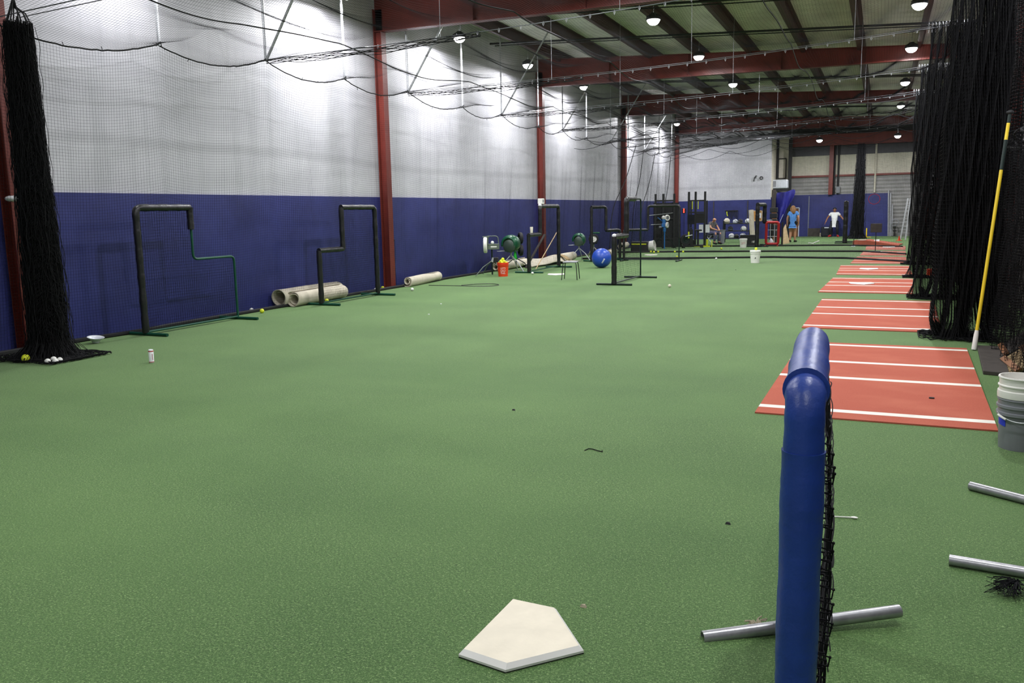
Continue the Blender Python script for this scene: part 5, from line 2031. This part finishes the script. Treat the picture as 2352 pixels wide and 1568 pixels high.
MB().add([(-.20, 0, 0), (.16, 0, 0.05), (-.06, .18, .92), (-.20, .12, .6), (-.20, .02, 0), (.16, .02, .05), (-.06, .20, .92), (-.20, .14, .6)],
         [(0, 1, 2, 3), (7, 6, 5, 4), (0, 4, 5, 1), (1, 5, 6, 2), (2, 6, 7, 3), (3, 7, 4, 0)]).build('board', M['pale_wood'], lw2)
g = ground(1796, 564)
tag(MB().box((-.035, -.035, 0), (.035, .035, 1.02)).build('short_post', M['black'], loc=g), 'short black post between strike frame and pale board', 'post')

# tarp, duct and dark post at the corner
def pe(px, py, y=47.2):
    v = sight(px, py, 1, y)
    return v


tq = thing('blue_tarp', 'torn blue tarp hanging in folds from the corner post', 'tarp', (0, 0, 0))
T0 = [(1781, 437), (1792, 440), (1803, 440), (1812, 437), (1830, 430)]
T1 = [(1783, 480), (1792, 478), (1802, 474), (1809, 466), (1826, 452)]
T2 = [(1784, 500), (1790, 502), (1797, 500), (1803, 490), (1806, 480)]
T3 = [(1787, 512), (1790, 516), (1795, 512), (1799, 500), (1801, 492)]
rows = [[pe(x_, y_, 47.9 + .25 * math.sin(2.3 * i + 1.1 * j)) for i, (x_, y_) in enumerate(r_)] for j, r_ in enumerate((T0, T1, T2, T3))]
mb = MB()
mb.add([p_ for r_ in rows for p_ in r_], [(j * 5 + i, j * 5 + i + 1, (j + 1) * 5 + i + 1, (j + 1) * 5 + i) for j in range(3) for i in range(4)])
mb.build('sheet', M['tarp'], tq, True, solid=.01, sub=2)
MB().tube([pe(1790, 512, 47.6), pe(1799, 492, 47.6)], .012, 6).build('edge_batten', M['label'], tq)
d0, d1 = pe(1766, 434, 48.2), pe(1811, 412, 48.2)
dc = thing('air_duct', 'silver wrapped air duct boxed in above the torn tarp', 'duct', ((d0.x + d1.x) / 2, 48.2, (d0.z + d1.z) / 2))
hw, hh = abs(d1.x - d0.x) / 2, abs(d1.z - d0.z) / 2
MB().box((-hw, -.35, -hh), (hw, .35, hh)).build('casing', M['duct'], dc, bevel=.06)
MB().box((-hw * .8, -.36, -hh * .6), (-hw * .2, -.345, hh * .7)).build('grille', M['grey_plastic'], dc)
MB().box((-hw, -.3, -hh - .14), (hw, .3, -hh - .01)).build('frame', M['black'], dc)
p_ = pe(1813, 440, 48.8)
struct(MB().box((p_.x - .09, 48.7, 0), (p_.x + .09, 48.9, 6.2)).build('trim_2', M['rubber']))
p_ = pe(1777, 470, 47.45)
struct(MB().box((p_.x - .10, 47.4, 0), (p_.x + .10, 47.5, 2.6)).build('trim_3', M['plywood']))
# high window openings in the corner
for k, (x0_, y0_, x1_, y1_) in enumerate(((1767, 414, 1780, 362), (1787, 410, 1806, 364))):
    a1, b1 = pe(x0_, y0_, 49.2), pe(x1_, y1_, 49.2)
    wn_ = MB()
    for q0, q1 in (((a1.x, a1.z), (b1.x, a1.z)), ((b1.x, a1.z), (b1.x, b1.z)), ((b1.x, b1.z), (a1.x, b1.z)), ((a1.x, b1.z), (a1.x, a1.z))):
        wn_.bar((q0[0], 49.2, q0[1]), (q1[0], 49.2, q1[1]), .06, .06)
    struct(wn_.build('window_%d' % (k + 1), M['plywood']))
struct(MB().box((pe(1766, 414, 49.25).x, 49.25, pe(1766, 414, 49.25).z), (pe(1810, 414, 49.25).x, 49.3, 5.6)).build('wall_corner', M['beige']))
a1 = pe(1785, 410, 49.1)
struct(MB().box((a1.x - .06, 49.05, a1.z), (a1.x + .06, 49.15, 5.6)).build('trim_4', M['rubber']))

# door in the end wall
a1, b1 = sight(1809, 541, 1, YB - .04), sight(1836, 477, 1, YB - .04)
dr = struct(MB().box((a1.x + .04, YB - .06, .01), (b1.x - .04, YB - .03, b1.z - .04)).build('door_1', M['wood']))
fr = MB()
for q0, q1 in (((a1.x, 0), (a1.x, b1.z)), ((a1.x, b1.z), (b1.x, b1.z)), ((b1.x, b1.z), (b1.x, 0))):
    fr.bar((q0[0], YB - .05, q0[1]), (q1[0], YB - .05, q1[1]), .07, .05)
fr.build('door_frame', M['label'], dr)
MB().sphere((b1.x - .14, YB - .09, 1.0), .035, 10).build('door_handle', M['galv'], dr, True)
# batten seams, girt column, conduits on the end wall
struct(MB().box((sight(1857, 500, 1, YB).x - .02, YB - .045, .02), (sight(1857, 500, 1, YB).x + .02, YB - .03, 2.25)).build('trim_5', M['grey_plastic']))
for k, (px, y_) in enumerate(((1639, 46.76), (1717, 46.76))):
    xx = sight(px, 490, 1, y_).x
    struct(MB().box((xx - .02, y_ - .02, .3), (xx + .02, y_, 2.05)).build('trim_%d' % (6 + k), M['plywood']))
xx = sight(1908, 420, 1, YB - .2).x
struct(MB().box((xx - .11, YB - .25, 2.30), (xx + .11, YB - .10, 6.0)).build('steel_column', M['red']))
xx = sight(1920, 420, 1, YB - .2).x
cdt = thing('wall_conduit', 'dark pipes running down the end wall beside the red column', 'pipe', (xx, YB - .12, 2.33))
for dx in (-.10, .10):
    MB().tube([(dx, 0, 0), (dx, 0, 3.2)], .05, 8).build('pipe', M['black'], cdt)
MB().box((.02, -.1, .05), (.22, .05, .40)).build('switch_box', M['grey_plastic'], cdt, bevel=.01)
xx = sight(2009, 430, 1, YB - .1).x
tag(MB().tube([(xx, YB - .07, 2.36), (xx, YB - .07, 5.6)], .05, 8).build('downpipe', M['beige']), 'pale pipe running down the end wall above the red ring', 'pipe')
xx, zz = sight(2008, 457, 1, YB - .04).x, sight(2008, 457, 1, YB - .04).z
tag(MB().tube([(xx + .29 * math.cos(a), YB - .035, zz + .27 * math.sin(a)) for a in np.linspace(0, 2 * PI, 40)[:-1]], .012, 6, closed=True).build('target_ring', M['redpad']), 'thin red ring marked on the blue end wall', 'target')
for k, (px, pt_) in enumerate(((2041, 437), (2046, 443), (2050, 470))):
    b0 = sight(px - 1, 541, 1, YB - .2)
    t0_ = sight(px, pt_, 1, YB - .08)
    tag(MB().tube([(b0.x, YB - .25, .0), (t0_.x, YB - .08, t0_.z)], .035, 8).build('leaning_pole', M['galv'], None, True), ['tallest silver pole leaning at the blue panel edge', 'second silver pole leaning at the blue panel edge', 'short silver pole leaning past the other two'][k], 'pole', 'silver poles at the end wall')
fn_ = thing('shop_fan', 'round grey fan standing by the silver poles', 'fan', (sight(2056, 510, 1, YB - .5).x, YB - .5, 0))
zf = sight(2056, 511, 1, YB - .5).z
MB().lathe([(.16, -.06), (.20, -.05), (.20, .05), (.16, .06)], 24, Matrix.Translation((0, 0, zf)) @ Matrix.Rotation(R(90), 4, 'X')).build('cage', M['grey_plastic'], fn_, True)
bl_ = MB()
for k in range(4):
    a = k * PI / 2
    bl_.bar((0, 0, zf), (.15 * math.cos(a), .02, zf + .15 * math.sin(a)), .07, .008)
bl_.build('blades', M['label'], fn_)
MB().tube([(0, .02, .02), (0, .02, zf - .19)], .025, 8).build('stand', M['black'], fn_)
MB().lathe([(.001, .03), (.18, .02), (.18, 0)], 20).build('base', M['black'], fn_)

# step ladder wrapped in plastic near the gathered nets
y_ = 44.0
a1, b1 = sight(2068, 540, 1, y_), sight(2087, 455, 1, y_)
ld = thing('step_ladder', 'silver folding ladder leaning past the gathered nets', 'ladder', (a1.x, y_, 0))
wd_ = sight(2083, 540, 1, y_).x - a1.x
dx = b1.x - a1.x
for o_ in (0, wd_ * .8):
    MB().bar((o_, 0, .01), (dx + o_ * .5 - .02, .3, b1.z), .07, .06).build('rail', M['galv'], ld)
for k in range(7):
    f_ = (k + .6) / 8
    MB().bar((dx * f_, .3 * f_, b1.z * f_), (dx * f_ + wd_ * .8 * (1 - .45 * f_), .3 * f_, b1.z * f_), .06, .03).build('step', M['galv'], ld)
g = ground(2070, 542)
tag(MB().lathe([(.001, 0), (.14, 0), (.14, .02), (.05, .03), (.02, .22)], 16).build('traffic_cone', M['orange'], None, True, loc=(a1.x - .05, y_ - .3, 0)), 'small orange cone at the ladder foot', 'cone')

# yellow tee, target stand, batting tee, mound
g = Vector((sight(1990, 540, 1, 48.6).x, 48.6, 0))
te = thing('batting_tee', 'yellow batting tee on a flat base before the blue end wall', 'batting tee', g)
MB().lathe([(.001, .03), (.22, .02), (.24, 0)], 20).build('base', M['yellow_pole'], te, True)
MB().tube([(0, 0, .02), (0, 0, .48)], .03, 10).build('stem', M['yellow_pole'], te, True)
g = ground(2010, 579)
ts = thing('target_stand', 'square dark target on a thin stand over the mat', 'target stand', (g.x, g.y, .012))
MB().lathe([(.001, .035), (.18, .03), (.20, 0)], 24).build('base', M['plywood'], ts, True)
MB().tube([(0, 0, .03), (0, 0, .72)], .014, 8).build('stem', M['black'], ts)
MB().box((-.19, -.02, .70), (.19, .02, 1.02)).build('target', M['plywood'], ts, bevel=.01)
g = ground(1960, 566)
te2 = thing('batting_tee', 'thin black batting tee beside the red mound', 'batting tee', g)
MB().box((-.08, -.08, 0), (.08, .08, .02)).build('base', M['label'], te2)
MB().tube([(0, 0, .02), (.02, 0, .55)], .014, 8).build('stem', M['dark_pipe'], te2)
MB().tube([(.02, 0, .55), (.02, 0, .62)], .028, 10).build('cup', M['rubber'], te2)
a1, b1 = ground(1964, 562), ground(2058, 560)
mo = thing('pitching_mound', 'low sloping red pitching mound with white plates', 'pitching mound', (a1.x, a1.y, 0), R(-8))
L_ = (b1 - a1).length
MB().add([(0, -.6, 0), (L_, -.6, 0), (L_, .7, 0), (0, .7, 0), (0, -.55, .20), (L_ * .28, -.55, .22), (L_, -.55, .03), (L_, .65, .03), (L_ * .28, .65, .22), (0, .65, .20)],
         [(0, 3, 2, 1), (4, 5, 8, 9), (5, 6, 7, 8), (0, 1, 6, 5, 4), (3, 9, 8, 7, 2), (0, 4, 9, 3), (1, 2, 7, 6)]).build('ramp', M['clay'], mo)
MB().box((L_ * .10, -.54, .215), (L_ * .28, -.30, .235)).build('rubber_plate', M['white_plastic'], mo)
tag(MB().add([(-.1, -.05, 0), (.12, -.05, 0), (.12, .06, 0), (-.1, .06, 0), (-.08, 0, .07), (.12, .02, .09)], [(0, 3, 2, 1), (0, 1, 5, 4), (1, 2, 5), (2, 3, 4, 5), (3, 0, 4)]).build('white_towel', M['paper'], loc=(sight(2013, 553, 1, a1.y).x, a1.y - .2, .155)), 'small white towel dropped on the red mound', 'towel')
for k, (p0_, p1_) in enumerate((((1857, 558), (1868, 559)), ((1866, 559), (1881, 553)))):
    a_, b_ = ground(*p0_, .02), ground(*p1_, .02)
    tag(MB().tube([a_, b_], .022, 8).build('plastic_pipe', M['white_plastic'], None, True), ['short white pipe on turf behind the drawn nets', 'longer white pipe on turf pointing at the end wall'][k], 'pipe')
g = ground(1888, 541)
tag(MB().box((-.12, -.08, 0), (.12, .08, .2)).build('paper_bag', M['carpet'], bevel=.02, loc=(sight(1888, 535, 1, 50.0).x, 50.0, 0)), 'crumpled pale bag at the end wall foot', 'bag')
p = sight(1868, 532, 1, YB - .08)
tag(MB().box((-.28, -.02, 0), (.36, .02, .46)).build('plywood_sheet', M['plywood'], loc=(p.x, YB - .08, 0)), 'dark low sheet leaning on the blue end wall', 'sheet')
g = ground(1902, 543)
bg = thing('equipment_bag', 'black equipment bag with a pale strap beside the person in white', 'bag', (sight(1899, 530, 1, YB - .8).x, YB - .8, 0))
MB().box((-.3, -.2, 0), (.3, .2, .55)).build('body', M['dark_cloth'], bg, bevel=.08)
MB().box((-.12, -.22, .48), (.12, -.2, .53)).build('strap', M['label'], bg)
# white bin lying on its side, bin behind the wide screen
g = ground(1484, 579)
wbn = thing('laundry_basket', 'white basket lying on its side near the wall', 'basket', (g.x, g.y + .3, .21))
MB().lathe([(.001, -.28), (.17, -.28), (.20, .28), (.21, .28), (.18, -.3), (.001, -.3)], 24, Matrix.Rotation(R(80), 4, 'Y')).build('basket', M['white_plastic'], wbn, True)
g = ground(1452, 582)
bt_ = thing('tool_case', 'black case with a yellow stripe behind the lone L screen', 'case', (g.x, g.y + 1.2, 0))
MB().box((-.35, -.2, 0), (.35, .2, .42)).build('body', M['rubber'], bt_, bevel=.03)
MB().box((-.3, -.21, .30), (.3, -.2, .34)).build('stripe', M['lime'], bt_)
# slanting sticks by the boxed screen
a_, b_ = Vector((-9.35, 23.0, .0)), sight(1281, 530, 0, -9.05)
tag(MB().tube([a_, (-9.05, b_.y, b_.z)], .014, 8).build('leaning_stick', M['pale_wood']), 'pale stick leaning behind the boxed L screen', 'stick')
tag(MB().bar((-9.75, 23.2, .02), (-9.4, 23.9, 1.0), .09, .02).build('leaning_board', M['plywood']), 'brown plank leaning behind the boxed L screen', 'board')
# ropes slung from the far wall net
for k, (p0_, p1_, lab) in enumerate((((1461, 333), (1405, 480), 'slack rope from the net edge down past the third column'), ((1478, 345), (1455, 470), 'second slack rope, past the third column'), ((1505, 350), (1472, 480), 'third slack rope, past the third column'), ((1540, 360), (1525, 480), 'slack rope just before the far corner column'))):
    y_ = (34.8, 36.6, 38.6, 42.0)[k]
    a_, b_ = sight(*p0_, 0, -9.95), sight(*p1_, 0, -10.1)
    m_ = a_.lerp(b_, .5) + Vector((0, .25, -.15))
    tag(MB().tube(rounded([a_, m_, b_, (b_.x, b_.y - .3, .02)], .8, 8), .016, 6).build('slack_rope', M['rope']), lab, 'rope', 'slack ropes on the wall net')
# dark mark letters on the white back wall
p = sight(1741, 409, 1, 46.77)
gr = thing('wall_hook', 'small dark clamp and ring fixed to the white back wall', 'hook', (p.x, 46.78, p.z))
MB().tube([(-.22, 0, -.16), (-.18, -.02, .02), (-.12, -.02, .12), (-.06, 0, .12)], .022, 6).build('clamp', M['black'], gr)
MB().tube([(-.2, -.02, .02), (-.08, -.02, .03)], .016, 6).build('arm', M['black'], gr)
MB().tube([(.17 + .075 * math.cos(a), -.02, .075 * math.sin(a)) for a in np.linspace(0, 2 * PI, 20)[:-1]], .02, 6, closed=True).build('ring', M['black'], gr)
